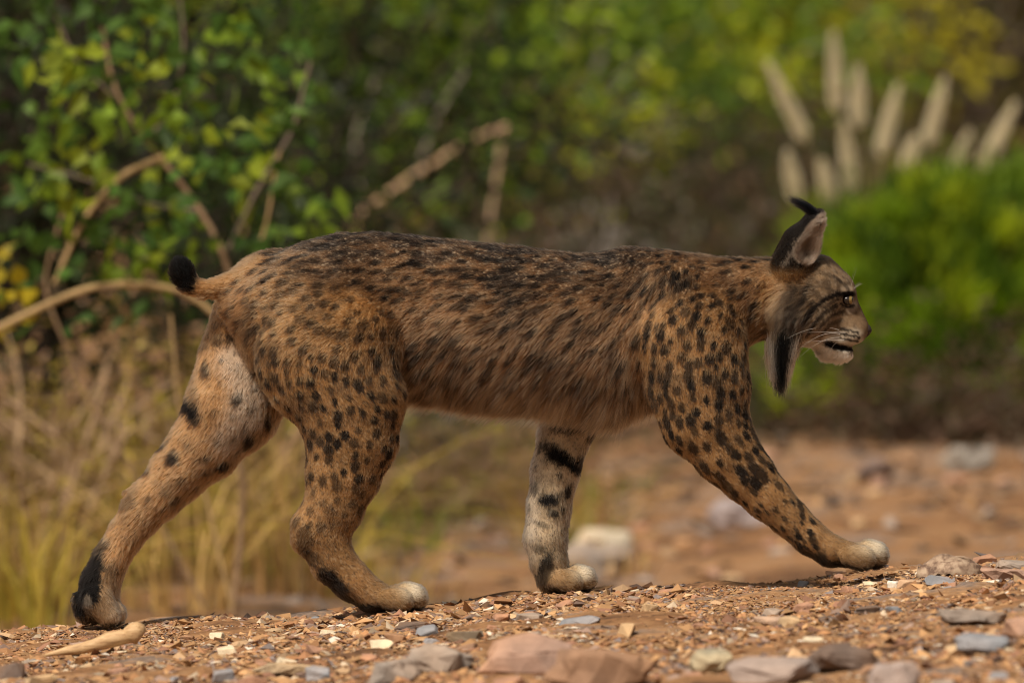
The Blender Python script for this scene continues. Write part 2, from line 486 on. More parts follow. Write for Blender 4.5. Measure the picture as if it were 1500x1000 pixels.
# ---- region weights, flow, coat
GN = ['torso', 'neck', 'head', 'ruff', 'ear', 'fore_near', 'fore_far', 'hind_near', 'hind_far', 'tail', 'toes']
def regions(Pt):
    X, Y, Z = Pt.T
    ds = {'torso': torso_sdf(X, Y, Z)}
    ax_dir = {}
    for g in GN[1:]:
        best = np.full(len(Pt), 9.0); dirv = np.zeros((len(Pt), 2))
        for ch in G[g]:
            d, i = chain_sdf(ch, X, Y, Z)
            m = d < best
            if len(ch['p']) > 1:
                seg = ch['p'][1:] - ch['p'][:-1]
                seg = seg / np.linalg.norm(seg, axis=1)[:, None]
                dirv[m] = seg[i[m]]
            best = np.minimum(best, d)
        ds[g] = best; ax_dir[g] = dirv
    E = np.stack([np.exp(-np.clip(ds[g], -0.02, 0.5) / 0.006) for g in GN], 1)
    E[:, GN.index('ear')] *= 2
    E[:, GN.index('toes')] *= 1.5
    W = E / E.sum(1, keepdims=True)
    return {g: W[:, i] for i, g in enumerate(GN)}, ax_dir, ds

def seg_dist(px, py, pts):
    """distance in photo pixels of (px,py) to a polyline, and parameter 0..1"""
    best = np.full(len(px), 1e9); par = np.zeros(len(px))
    n = len(pts) - 1
    for i in range(n):
        ax_, ay = pts[i]; bx_, by = pts[i + 1]
        ux, uy = bx_ - ax_, by - ay
        t = np.clip(((px - ax_) * ux + (py - ay) * uy) / (ux * ux + uy * uy), 0, 1)
        d = np.hypot(px - ax_ - t * ux, py - ay - t * uy)
        m = d < best
        best[m] = d[m]; par[m] = (i + t[m]) / n
    return best, par

def mixc(c, new, w):
    return c + (np.asarray(new) - c) * np.clip(w, 0, 1)[:, None]

# dark marks that are individual enough to place: (x, y, rx, ry, angle, strength, side)  side -1 near, +1 far
MARKS = [(820, 672, 28, 11, 25, 1, 1), (842, 683, 20, 9, 20, 1, 1), (800, 655, 16, 8, 10, .8, 1), (830, 628, 24, 9, 10, .9, 1), (868, 640, 10, 8, 0, .9, 1), (803, 735, 18, 9, -10, 1, 1),
         (832, 722, 5, 10, 5, .9, 1), (852, 676, 6, 9, 0, .8, 1), (812, 755, 10, 6, 0, .9, 1), (783, 717, 6, 10, 0, .6, 1), (796, 770, 16, 5, 15, .55, 1), (800, 835, 11, 26, 10, .95, 1), (788, 855, 12, 16, 0, .8, 1),
         (790, 805, 10, 8, 0, .6, 1), (825, 748, 6, 5, 0, .7, 1),
         (276, 600, 20, 10, 55, 1, 1), (286, 615, 9, 9, 0, .8, 1), (231, 655, 11, 6, 10, .9, 1), (252, 672, 8, 9, 0, .95, 1), (211, 692, 8, 7, 0, .8, 1), (328, 684, 10, 6, -15, 1, 1), (365, 647, 8, 10, 10, .9, 1),
         (347, 588, 8, 9, 0, .8, 1), (392, 619, 6, 11, 0, .9, 1), (302, 672, 8, 6, 0, .6, 1), (303, 693, 6, 6, 0, .6, 1), (284, 580, 6, 14, -15, .5, 1), (255, 735, 12, 5, -30, .6, 1), (185, 735, 8, 18, 35, .55, 1),
         (300, 545, 7, 12, -15, .8, 1), (318, 500, 8, 8, 0, .6, 1), (296, 510, 7, 6, 0, .5, 1), (337, 495, 9, 5, 40, .7, 1), (265, 705, 7, 6, 0, .5, 1),
         (135, 835, 14, 34, 25, 1, 1), (118, 862, 12, 24, 20, 1, 1), (128, 898, 16, 12, 0, .8, 1), (148, 800, 14, 12, 30, .8, 1), (162, 842, 12, 18, 0, .5, 1),
         (455, 812, 16, 12, 40, .6, -1), (490, 850, 34, 15, 42, .95, -1), (535, 886, 32, 8, 10, 1, -1), (447, 785, 14, 22, 10, .55, -1),
         (1225, 824, 30, 7, 8, 1, -1), (1200, 812, 10, 8, 30, .9, -1), (1170, 797, 5, 5, 0, .9, -1)]
LINES = [([(1182, 418), (1171, 452), (1158, 492)], 2.2, .85), ([(1170, 412), (1156, 448), (1148, 484)], 2.4, .85), ([(1190, 440), (1180, 470), (1168, 505)], 2.0, .75), ([(1160, 405), (1146, 440), (1137, 475)], 2.2, .6), ([(1197, 462), (1188, 485), (1180, 505)], 1.6, .6), ([(1250, 430), (1240, 427), (1229, 431)], 2.6, 1.0), ([(1249, 447), (1240, 449), (1231, 443)], 1.8, .9), ([(1244, 431), (1226, 429), (1207, 437), (1192, 450), (1182, 466)], 3.4, .95), ([(1243, 424), (1236, 415), (1222, 404)], 2.2, .6), ([(1224, 447), (1206, 457), (1193, 472), (1183, 488)], 3.0, .75),
         ([(1234, 455), (1216, 462), (1200, 478)], 2.2, .55), ([(1232, 468), (1215, 474), (1202, 490)], 2.2, .5), ([(1257, 487), (1244, 483), (1230, 480)], 1.7, .85), ([(1258, 493), (1243, 490), (1229, 487)], 1.7, .85), ([(1256, 499), (1242, 497), (1230, 494)], 1.5, .8),
         ([(1212, 502), (1228, 508), (1250, 512)], 4.2, 1.0), ([(1226, 437), (1215, 442), (1208, 450)], 2.2, .6), ([(1180, 420), (1200, 418), (1225, 425)], 1.8, .3), ([(1195, 395), (1215, 403), (1232, 412)], 2.5, .4)]

skin_tmp = bpy.data.meshes.new('tmp')
def coat(Pt, N, W, ds, spots, seed):
    n = len(Pt)
    px = 750 + Pt[:, 0] / S; py = 875 - Pt[:, 2] / S
    rnd = np.random.default_rng(seed).random(n)
    near = Pt[:, 1] < 0
    up = N[:, 2]
    c = np.tile(np.array([0.32, 0.195, 0.095]), (n, 1))
    body = W['torso'] + W['neck']
    big = vnoise(Pt, 14, 5); mid = vnoise(Pt, 40, 6)
    c = mixc(c, (0.30, 0.175, 0.095), body * 0.7)
    # greyer flank, warm legs, buff shoulder
    c = mixc(c, (0.33, 0.215, 0.13), body * sstep(430, 560, py) * 0.8)
    c = mixc(c, (0.40, 0.29, 0.20), body * sstep(560, 640, py) * 0.9)
    c = mixc(c, (0.33, 0.19, 0.085), (W['hind_near'] + W['fore_near']) * 0.55)
    # inner sides of the far legs are paler
    fl = W['hind_far']
    c = mixc(c, (0.45, 0.27, 0.135), fl * 0.9)
    d, _ = seg_dist(px, py, [(345, 525), (365, 570), (360, 610), (340, 640)])
    c = mixc(c, (0.56, 0.46, 0.37), fl * sstep(42, 10, d) * 0.7)
    c = mixc(c, (0.56, 0.45, 0.32), W['fore_far'] * 0.9)
    c = mixc(c, (0.55, 0.47, 0.38), W['fore_far'] * sstep(800, 775, px) * 0.8)
    c = mixc(c, (0.33, 0.22, 0.12), W['fore_far'] * sstep(800, 840, py) * 0.6)
    # pale leading edge of the hind leg and trailing edge of the foreleg
    fine = vnoise(Pt * np.array([0.6, 1, 1]), 130, 7)
    c = c * (1 + 0.20 * big + 0.22 * mid + 0.22 * fine)[:, None]
    # dark grizzle along the spine
    h0 = W['head'] + W['ruff'] + W['ear'] + W['tail']
    top = np.interp(Pt[:, 0], tx, ttop)
    dep = (top - Pt[:, 2]) / S
    streak = vnoise(Pt * np.array([0.35, 1, 1]), 95, 9)
    sp = (1 - h0) * sstep(125, 0, dep + 30 * big) * sstep(1130, 880, px) * sstep(350, 420, px) * (py < 500)
    c = mixc(c, (0.030, 0.025, 0.024), sp * (0.50 + 0.50 * sstep(-0.3, 0.2, streak + (rnd - 0.5) * 0.5)) * 0.92)
    c = mixc(c, (0.45, 0.38, 0.30), sp * (rnd > 0.80) * 0.6)
    c = mixc(c, (0.13, 0.085, 0.05), W['neck'] * sstep(410, 380, py) * 0.5)
    # smoky streaks on the lower flank
    sk = vnoise(Pt * np.array([1, 1, 0.35]), 60, 15) + 0.5 * vnoise(Pt * np.array([1, 1, 0.35]), 130, 16)
    c = mixc(c, (0.05, 0.035, 0.025), body * sstep(440, 540, py) * sstep(0.15, 0.6, sk) * 0.6)
    c = mixc(c, (0.55, 0.44, 0.33), body * sstep(540, 620, py) * sstep(0.0, -0.5, sk) * 0.6)
    c = mixc(c, (0.06, 0.042, 0.03), (body + W['hind_near'] + W['fore_near']) * sstep(0.1, 0.55, vnoise(Pt, 26, 17)) * 0.35 * sstep(640, 560, py))
    # agouti: single light and dark hairs
    c = mixc(c, (0.55, 0.42, 0.29), (rnd > 0.88) * 0.4 * (1 - W['head'] * 0.5))
    c = mixc(c, (0.06, 0.04, 0.03), (rnd < 0.13) * 0.6)
    # tail
    tl = W['tail']
    c = mixc(c, (0.40, 0.24, 0.12), tl * 0.8)
    # spots
    sd, sr, ss = spots
    dark = sstep(1.35, 0.85, sd / sr + mid * 0.12 + (rnd - 0.5) * 0.35) * ss
    c = mixc(c, (0.016, 0.012, 0.010), dark * 0.97)
    wob = vnoise(Pt, 70, 12) * 0.3 + (rnd - 0.5) * 0.35
    for mx_, my, rx, ry, an, st, side in MARKS:
        m = (near if side < 0 else ~near) if side < 0 else (Pt[:, 1] > 0.0)
        m = m & (np.abs(px - mx_) < 60) & (np.abs(py - my) < 60)
        if not m.any(): continue
        ca, sa = math.cos(math.radians(an)), math.sin(math.radians(an))
        ux = (px[m] - mx_) * ca + (py[m] - my) * sa; uy = -(px[m] - mx_) * sa + (py[m] - my) * ca
        q = np.hypot(ux / rx, uy / ry) + wob[m]
        c[m] = mixc(c[m], (0.014, 0.011, 0.010), sstep(1.3, 0.65, q) * st)
    # mirrored dark soles on every foot
    # head
    h = W['head'] + W['ruff']
    c = mixc(c, (0.29, 0.215, 0.145) , h * 0.8)
    gh = vnoise(Pt, 120, 21)
    c = mixc(c, (0.08, 0.058, 0.04), h * sstep(-0.05, 0.4, gh) * 0.6 * sstep(500, 470, py))
    c = mixc(c, (0.36, 0.29, 0.22), h * (rnd > 0.8) * 0.5)
    d, _ = seg_dist(px, py, [(1258, 500), (1235, 497), (1212, 498)])
    c = mixc(c, (0.80, 0.72, 0.60), W['head'] * sstep(11, 4, d) * 0.85)
    d, _ = seg_dist(px, py, [(1256, 490), (1236, 489), (1228, 494)])
    c = mixc(c, (0.58, 0.50, 0.40), W['head'] * sstep(13, 5, d) * 0.75)
    d, _ = seg_dist(px, py, [(1240, 522), (1220, 524), (1190, 512), (1172, 505)])
    c = mixc(c, (0.85, 0.77, 0.66), W['head'] * sstep(19, 9, d) * 0.95)
    d, _ = seg_dist(px, py, [(1250, 447), (1246, 452)])
    c = mixc(c, (0.62, 0.52, 0.42), W['head'] * sstep(9, 3, d) * 0.85)
    d, _ = seg_dist(px, py, [(1236, 422), (1250, 423)])
    c = mixc(c, (0.50, 0.40, 0.30), W['head'] * sstep(8, 2, d) * 0.6)
    d, _ = seg_dist(px, py, [(1250, 455), (1266, 474)])
    c = mixc(c, (0.22, 0.14, 0.08), W['head'] * sstep(16, 4, d) * 0.6)
    d, _ = seg_dist(px, py, [(1130, 420), (1128, 460)])
    c = mixc(c, (0.36, 0.19, 0.07), (W['neck'] + h * 0.5) * sstep(26, 6, d) * 0.6)
    for pts, wd, st in LINES:
        d, t = seg_dist(px, py, pts)
        wv = wd * 1.3 * (1 - 0.3 * t)
        c = mixc(c, (0.016, 0.012, 0.010), h * sstep(wv * 1.35, wv * 0.6, d + (rnd - 0.5) * 1.5 + gh * 0.8) * st)
    # ruff: grey-white edges, black centre
    rf = np.maximum(W['ruff'], W['head'] * sstep(500, 520, py) * sstep(1185, 1165, px) * sstep(1110, 1118, px))
    d, _ = seg_dist(px, py, [(1176, 400), (1165, 440), (1150, 485), (1143, 570)])
    c = mixc(c, (0.035, 0.027, 0.022), np.clip(h + W['neck'] * 0.6, 0, 1) * sstep(27, 9, d + 9 * vnoise(Pt, 90, 78)) * (0.45 + 0.5 * sstep(-0.3, 0.2, vnoise(Pt * np.array([1, 1, 0.3]), 160, 79))) * sstep(545, 500, py))
    st2 = vnoise(Pt * np.array([1, 1, 0.3]), 160, 77)
    c = mixc(c, (0.10, 0.075, 0.055), rf * (0.35 + 0.6 * sstep(-0.2, 0.3, st2)) * sstep(525, 480, py) * sstep(1188, 1170, px))
    c = mixc(c, (0.50, 0.44, 0.37), rf * sstep(505, 540, py) * 0.7)
    c = mixc(c, (0.012, 0.010, 0.010), rf * sstep(12.5, 6.5, d + (rnd - 0.5) * 5) * sstep(470, 492, py))
    # ears
    cav = np.full(n, 9.0)
    for ch in EAR_CAV:
        dd, _ = chain_sdf(ch, *Pt.T); cav = np.minimum(cav, dd)
    e = W['ear'] * sstep(408, 386, py)
    d, _ = seg_dist(px, py, [(1158, 385), (1180, 345), (1196, 318)])
    c = mixc(c, (0.008, 0.007, 0.007), e * 0.97)
    c = mixc(c, (0.33, 0.27, 0.21), e * sstep(11, 3, np.hypot((px - 1166) / 1.0, (py - 368) / 2.0) + (rnd - 0.5) * 6) * 0.85)
    d, _ = seg_dist(px, py, [(1146, 388), (1168, 356), (1182, 336)])
    c = mixc(c, (0.20, 0.165, 0.135), e * sstep(6, 2, d + (rnd - 0.5) * 5) * 0.75 * (cav > 0.004))
    c = mixc(c, (0.47, 0.38, 0.31), e * sstep(0.006, 0.002, cav))
    c = mixc(c, (0.10, 0.07, 0.05), e * sstep(0.006, 0.001, cav) * sstep(1188, 1178, px) * 0.6)
    # tail tip
    c = mixc(c, (0.010, 0.009, 0.010), tl * sstep(296, 288, px + (py - 405) * 0.35 + (rnd - 0.5) * 8) * sstep(434, 424, py + (rnd - 0.5) * 8))
    # toes: cream on top, dark sole
    tt = W['toes']
    c = mixc(c, (0.34, 0.23, 0.13), tt * 0.5)
    creamx = np.maximum.reduce([sstep(1232, 1272, px), sstep(568, 600, px) * (px < 700), sstep(824, 852, px) * (px < 900) * (px > 700)])
    c = mixc(c, (0.70, 0.58, 0.42), tt * creamx * sstep(-0.2, 0.6, up) * 0.6 * (px > 300))
    fh = tt * (px < 300)
    c = mixc(c, (0.42, 0.30, 0.19), fh * 0.8)
    c = mixc(c, (0.55, 0.44, 0.33), fh * sstep(148, 170, px) * 0.7)
    c = mixc(c, (0.015, 0.012, 0.011), (fh + W['hind_far'] * (py > 780)) * sstep(1.15, 0.75, np.hypot((px - 124 - (865 - py) * 0.30) / 21, (py - 860) / 52) + wob) )
    c = mixc(c, (0.60, 0.50, 0.40), (fh + W['hind_far'] * (py > 780)) * sstep(1.2, 0.7, np.hypot((px - 126) / 6, (py - 886) / 13) + wob) * 0.3)
    frontness = np.maximum.reduce([sstep(1262, 1288, px), sstep(590, 612, px) * (px < 700), sstep(838, 858, px) * (px < 900) * (px > 700)])
    c = mixc(c, (0.74, 0.65, 0.52), tt * frontness * sstep(-0.3, 0.2, up) * 0.65)
    c = mixc(c, (0.02, 0.016, 0.013), (tt + W['fore_near'] + W['fore_far'] + W['hind_near'] + W['hind_far']) * sstep(-0.45, -0.8, up) * sstep(835, 850, py + (px - 590) * 0.085) * 0.95)
    c = mixc(c, (0.30, 0.19, 0.10), W['fore_near'] * sstep(1180, 1230, px) * 0.5 * sstep(815, 800, py))
    lum = c @ np.array([0.3, 0.6, 0.1])
    c = lum[:, None] + (c - lum[:, None]) * 0.98
    c = np.clip(c, 0.004, 0.9) ** 1.22 * 0.85
    return np.clip(c, 0.003, 0.85)

# body mesh
body_mat = attr_mat('lynx_skin', 'coat', rough=0.9, spec=0.1, nscale=350, namt=0.35)
bme = mesh_np('body', bv, bf, body_mat, True)
nv = len(bv)
bn = np.empty(nv * 3, dtype=np.float32); bme.vertex_normals.foreach_get('vector', bn); bn = bn.reshape(-1, 3).astype(float)
tri = np.concatenate([bf[:, [0, 1, 2]], bf[:, [0, 2, 3]]])
e1 = bv[tri[:, 1]] - bv[tri[:, 0]]; e2 = bv[tri[:, 2]] - bv[tri[:, 0]]
area = 0.5 * np.linalg.norm(np.cross(e1, e2), axis=1)

def sample_surface(n, seed, wfun=None):
    r = np.random.default_rng(seed)
    w = area.copy()
    if wfun is not None:
        w = w * wfun(bv[tri].mean(1), bn[tri[:, 0]])
    ti = r.choice(len(tri), n, p=w / w.sum())
    a_, b_ = r.random(n), r.random(n)
    fl = a_ + b_ > 1; a_[fl] = 1 - a_[fl]; b_[fl] = 1 - b_[fl]
    t = tri[ti]
    Pt = bv[t[:, 0]] + a_[:, None] * e1[ti] + b_[:, None] * e2[ti]
    N = bn[t[:, 0]] * (1 - a_ - b_)[:, None] + bn[t[:, 1]] * a_[:, None] + bn[t[:, 2]] * b_[:, None]
    N /= np.linalg.norm(N, axis=1)[:, None] + 1e-9
    return Pt, N

def flow_of(Pt, N, W, axd, ds):
    px = 750 + Pt[:, 0] / S; py = 875 - Pt[:, 2] / S
    n = len(Pt)
    f = np.zeros((n, 3))
    dn = sstep(380, 600, py)
    tor = np.stack([-1.0 + 0.45 * dn, np.zeros(n), -0.22 - 0.85 * dn], 1)
    # vertical swirl behind the shoulder blade
    sh = np.exp(-((px - 985) / 60) ** 2)
    tor[:, 2] -= 0.9 * sh; tor[:, 0] += 0.5 * sh
    lim = W['torso'] + (W['fore_near'] + W['hind_near']) * sstep(590, 480, py)
    f += lim[:, None] * tor
    f += W['neck'][:, None] * np.array([-0.9, 0, -0.55])
    hd = np.stack([-np.ones(n), 0.0 * py, -0.1 - 0.8 * sstep(440, 500, py)], 1)
    f += W['head'][:, None] * hd
    f += W['ruff'][:, None] * np.array([-0.14, 0, -1.0])
    for g in ('ear', 'fore_near', 'fore_far', 'hind_near', 'hind_far', 'tail', 'toes'):
        a_ = axd[g]
        wg = W[g] * (sstep(480, 590, py) if g in ('fore_near', 'hind_near') else 1)
        f += wg[:, None] * np.stack([a_[:, 0], np.zeros(n), a_[:, 1]], 1)
    f += vnoise(Pt, 22, 31)[:, None] * np.array([0.25, 0.1, 0.1]) + vnoise(Pt, 22, 32)[:, None] * np.array([0.05, 0.1, 0.3])
    return f, px, py

# spots scattered over the coat
Ps, Ns = sample_surface(16000, 3)
Wq, axq, dsq = regions(Ps)
pxs = 750 + Ps[:, 0] / S; pys = 875 - Ps[:, 2] / S
flq, _, _ = flow_of(Ps, Ns, Wq, axq, dsq)
r_s = np.full(len(Ps), 5.4); sp_s = np.full(len(Ps), 17.0); st_s = np.full(len(Ps), 0.95); el_s = np.full(len(Ps), 1.25)
bodyq = Wq['torso'] + Wq['neck'] > 0.5
r_s[bodyq] = 5.0; sp_s[bodyq] = 19; el_s[bodyq] = 2.0; st_s[bodyq] = 0.82
low = bodyq & (pys > 470); sp_s[low] = 24; r_s[low] = 5.8; el_s[low] = 2.6; st_s[low] = 0.8
upb = bodyq & (pys < 440); sp_s[upb] = 15.5; r_s[upb] = 4.6; st_s[upb] = 0.9
ht = (Wq['hind_near'] > 0.5); sp_s[ht] = 17.5; r_s[ht] = 4.9; el_s[ht] = 1.2; st_s[ht] = 0.9
ht2 = ht & (pys < 520); st_s[ht2] = 0.75; sp_s[ht2] = 19
hl = ht & (pys > 700); st_s[hl] = 0.55
fn = (Wq['fore_near'] > 0.5); sp_s[fn] = 16.0; r_s[fn] = 5.2; el_s[fn] = 1.3
fn2 = fn & (pys > 620); sp_s[fn2] = 18; r_s[fn2] = 6.4; el_s[fn2] = 1.5
fn3 = fn & (pys > 725); sp_s[fn3] = 13; r_s[fn3] = 3.8
off = (Wq['head'] + Wq['ear'] + Wq['ruff'] + Wq['toes'] + Wq['fore_far'] + Wq['hind_far'] > 0.5) & (Ps[:, 1] > -0.02) | (Wq['head'] + Wq['ear'] + Wq['ruff'] + Wq['toes'] > 0.5) | (Wq['tail'] > 0.5)
off |= fn & (pxs > 1195)
off |= hl & (pys > 770)
off |= (bodyq & (pxs > 1030) & (rng.random(len(Ps)) < 0.6))
far_leg = ((Wq['fore_far'] + Wq['hind_far']) > 0.5) & (Ps[:, 1] > 0.075)
off &= ~far_leg
inner = ((Wq['fore_far'] + Wq['hind_far']) > 0.5) & (Ps[:, 1] < 0.075) & (pys < 760) & (rng.random(len(Ps)) < 0.25)
off &= ~inner
sp_s[inner] = 24; r_s[inner] = 3.6; st_s[inner] = 0.55
jit = rng.uniform(0.7, 1.3, len(Ps))
acc_i = []; cell = {}
CS = 0.035
for i in range(len(Ps)):
    if off[i]: continue
    k = tuple((Ps[i] // CS).astype(int))
    ok = True
    for dx in (-1, 0, 1):
        for dy in (-1, 0, 1):
            for dz in (-1, 0, 1):
                for j in cell.get((k[0] + dx, k[1] + dy, k[2] + dz), ()):
                    dd = Ps[i] - Ps[j]
                    if dd @ dd < (sp_s[i] * S * jit[i]) ** 2: ok = False; break
                if not ok: break
            if not ok: break
        if not ok: break
    if ok:
        cell.setdefault(k, []).append(i); acc_i.append(i)
acc_i = np.array(acc_i)
sP = Ps[acc_i]; sR = r_s[acc_i] * S * 1.36 * rng.uniform(0.65, 1.25, len(acc_i)); sSt = st_s[acc_i] * rng.uniform(0.75, 1.1, len(acc_i)); sEl = el_s[acc_i] * rng.uniform(0.8, 1.25, len(acc_i))
sF = flq[acc_i] / (np.linalg.norm(flq[acc_i], axis=1)[:, None] + 1e-9)
from mathutils.kdtree import KDTree
kd = KDTree(len(sP))
for i, p in enumerate(sP): kd.insert(p, i)
kd.balance()

def spot_field(Pt):
    ind = np.array([[q[1] for q in kd.find_n(p, 3)] for p in Pt])
    best = np.full(len(Pt), 99.0); st = np.zeros(len(Pt))
    for j in range(3):
        i = ind[:, j]
        v = Pt - sP[i]
        al = np.einsum('ij,ij->i', v, sF[i])
        pe = np.sqrt(np.maximum(0, np.einsum('ij,ij->i', v, v) - al * al))
        q = np.hypot(al / (sR[i] * np.sqrt(sEl[i])), pe / (sR[i] / np.sqrt(sEl[i]))) 
        m = q < best
        best[m] = q[m]; st[m] = np.clip(sSt[i][m], 0, 1)
    return best, np.ones(len(Pt)), st

# skin colour
Wv, axv, dsv = regions(bv)
cv = coat(bv, bn, Wv, dsv, spot_field(bv), 1) * 0.85
a_ = bme.attributes.new('coat', 'FLOAT_COLOR', 'POINT'); a_.data.foreach_set('color', rgba(cv).astype(np.float32).ravel())

lynx = link('lynx', None)
lynx.location = (0, 0, 0)
tag(lynx, 'spotted tawny lynx walking over the gravel with one forepaw lifted', 'lynx')
body = link('body', bme, lynx)

# ---- fur strands
fur_mat = bpy.data.materials.new('fur'); fur_mat.use_nodes = True
nt = fur_mat.node_tree; nt.nodes.clear()
out = nt.nodes.new('ShaderNodeOutputMaterial')
at = node(nt, 'ShaderNodeAttribute', attribute_name='coat')
hb = nt.nodes.new('ShaderNodeBsdfHairPrincipled')
hb.model = 'CHIANG'; hb.parametrization = 'COLOR'
hb.inputs['Roughness'].default_value = 0.5
hb.inputs['Radial Roughness'].default_value = 0.6
hb.inputs['Coat'].default_value = 0.0
hb.inputs['IOR'].default_value = 1.22
nt.links.new(at.outputs['Color'], hb.inputs['Color'])
nt.links.new(hb.outputs[0], out.inputs['Surface'])

def curves_obj(name, pts, rad, col, mat, parent):
    """pts (n,k,3) rad (n,k) col (n,k,3)"""
    n, k, _ = pts.shape
    cu = bpy.data.hair_curves.new(name)
    cu.add_curves([k] * n)
    cu.attributes['position'].data.foreach_set('vector', np.ascontiguousarray(pts, dtype=np.float32).ravel())
    ra = cu.attributes.get('radius') or cu.attributes.new('radius', 'FLOAT', 'POINT')
    ra.data.foreach_set('value', np.ascontiguousarray(rad, dtype=np.float32).ravel())
    ca_ = cu.attributes.new('coat', 'FLOAT_COLOR', 'POINT')
    c4 = np.concatenate([col, np.ones((n, k, 1))], 2).astype(np.float32)
    ca_.data.foreach_set('color', c4.ravel())
    cu.materials.append(mat)
    return link(name, cu, parent)

def wdens(c, N):
    w = np.where((N[:, 1] > 0.25) & (c[:, 1] > 0.03), 0.45, 1.0)
    px = 750 + c[:, 0] / S; py = 875 - c[:, 2] / S
    return w * np.where((px > 1120) & (py < 600), 2.2, 1.0)

NFUR = 300000
Pf, Nf = sample_surface(NFUR, 21, wdens)
Wf, axf, dsf = regions(Pf)
flow, px, py = flow_of(Pf, Nf, Wf, axf, dsf)
keep = np.ones(NFUR, bool)
for ex, ey, s in EYES:
    keep &= ~((np.hypot(px - ex - 2, (py - ey) * 1.3) < 8.0) & (np.sign(Pf[:, 1]) == s) & (np.abs(Pf[:, 1]) > 0.012))
keep &= ~((np.hypot((px - 1268) , (py - 484)) < 10))
Pf, Nf, flow, px, py = Pf[keep], Nf[keep], flow[keep], px[keep], py[keep]
Wf = {g: w[keep] for g, w in Wf.items()}; dsf = {g: w[keep] for g, w in dsf.items()}
n = len(Pf)
colf = coat(Pf, Nf, Wf, dsf, spot_field(Pf), 2)
LEN = dict(torso=0.016, neck=0.015, head=0.0065, ruff=0.030, ear=0.006, fore_near=0.0072, fore_far=0.0100, hind_near=0.0080, hind_far=0.0135, tail=0.011, toes=0.0075)
ln = sum(Wf[g] * LEN[g] for g in GN)
bodyw = Wf['torso'] + Wf['neck'] * 0.5
ln = ln + bodyw * (0.026 * sstep(500, 600, py) - 0.004 * sstep(430, 360, py))
thigh = (Wf['hind_near'] + Wf['fore_near']) * sstep(640, 540, py)
ln = ln + 0.004 * thigh
ln = ln + Wf['head'] * (0.006 * sstep(1215, 1170, px) + 0.008 * sstep(508, 520, py))
ln = ln * (1 - Wf['head'] * 0.45 * sstep(1180, 1205, px) * sstep(516, 506, py))
ln = ln * (1 - Wf['head'] * 0.5 * sstep(1238, 1260, px))
ln0 = ln
cavd = np.full(n, 9.0)
for ch in EAR_CAV:
    dd, _ = chain_sdf(ch, *Pf.T); cavd = np.minimum(cavd, dd)
ln = ln + Wf['ear'] * 0.006 * sstep(0.006, 0.001, cavd)
ln = ln * (rng.uniform(0.65, 1.2, n) + bodyw * sstep(540, 600, py) * rng.uniform(-0.1, 0.45, n))
ft = flow - np.einsum('ij,ij->i', flow, Nf)[:, None] * Nf
ft /= np.linalg.norm(ft, axis=1)[:, None] + 1e-6
lift = np.full(n, 0.36) + 0.25 * vnoise(Pf, 45, 41)
lift = lift + Wf['tail'] * 0.25 + Wf['toes'] * 0.15 - (Wf['head']) * 0.05
lift += Wf['ear'] * 0.6 * sstep(0.006, 0.001, cavd)
lift += sstep(550, 610, py) * Wf['torso'] * 0.05
d0 = ft + Nf * lift[:, None] + rng.normal(0, 0.17, (n, 3))
d0 /= np.linalg.norm(d0, axis=1)[:, None]
d1 = d0 + ft * 0.45 + np.array([0, 0, -0.18]) * np.clip(ln / 0.02, 0, 1.5)[:, None]
d1 /= np.linalg.norm(d1, axis=1)[:, None]
K = 5
tt = np.linspace(0, 1, K)
pts = np.empty((n, K, 3))
root = Pf - Nf * 0.0008
for j, t in enumerate(tt):
    pts[:, j] = root + (d0 * t + (d1 - d0) * t * t * 0.5) * ln[:, None]
# clumping: strands of a warped cell lean to their common tip
csz = np.where(ln > 0.022, 0.013, 0.008)[:, None]
wq = Pf + np.stack([vnoise(Pf, 60, 51), vnoise(Pf, 60, 52), vnoise(Pf, 60, 53)], 1) * 0.004
ci = np.floor(wq / csz).astype(np.int64)
key = (ci[:, 0] * 73856093) ^ (ci[:, 1] * 19349663) ^ (ci[:, 2] * 83492791)
_, inv = np.unique(key, return_inverse=True)
cnt = np.bincount(inv)
tip = np.stack([np.bincount(inv, pts[:, -1, k]) / cnt for k in range(3)], 1)[inv]
clw = np.clip(0.55 * np.clip(ln / 0.012, 0.3, 1.0) * rng.uniform(0.5, 1.1, n), 0, 0.8)
delta = (tip - pts[:, -1])
dl = np.linalg.norm(delta, axis=1)
clw = clw * (dl < 0.012)
for j, t in enumerate(tt):
    pts[:, j] += delta * (clw * t ** 1.5)[:, None]
rad = (0.00030 * (0.75 + 0.5 * rng.random(n)))[:, None] * np.array([1.0, 1.0, 0.85, 0.6, 0.22])[None]
rad = rad * np.where(px > 1130, 0.75, 1.0)[:, None]
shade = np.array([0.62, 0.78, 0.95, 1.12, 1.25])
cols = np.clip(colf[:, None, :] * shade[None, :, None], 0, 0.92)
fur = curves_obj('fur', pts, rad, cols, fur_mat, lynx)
tag(fur, kind='stuff')
black_fur = fur_mat.copy(); black_fur.name = 'black_fur'
black_fur.node_tree.nodes[hb.name].inputs['IOR'].default_value = 1.1
# ---- eyes, nose, whiskers, ear tufts
def ball(name, r, mat, parent, loc, scale=(1, 1, 1), rot=(0, 0, 0), seg=24):
    bm = bmesh.new()
    bmesh.ops.create_uvsphere(bm, u_segments=seg, v_segments=seg // 2, radius=r)
    for v in bm.verts: v.co = Vector((v.co.x * scale[0], v.co.y * scale[1], v.co.z * scale[2]))
    me = bpy.data.meshes.new(name); bm.to_mesh(me); bm.free()
    for p in me.polygons: p.use_smooth = True
    me.materials.append(mat)
    o = link(name, me, parent); o.location = loc; o.rotation_euler = rot
    return o
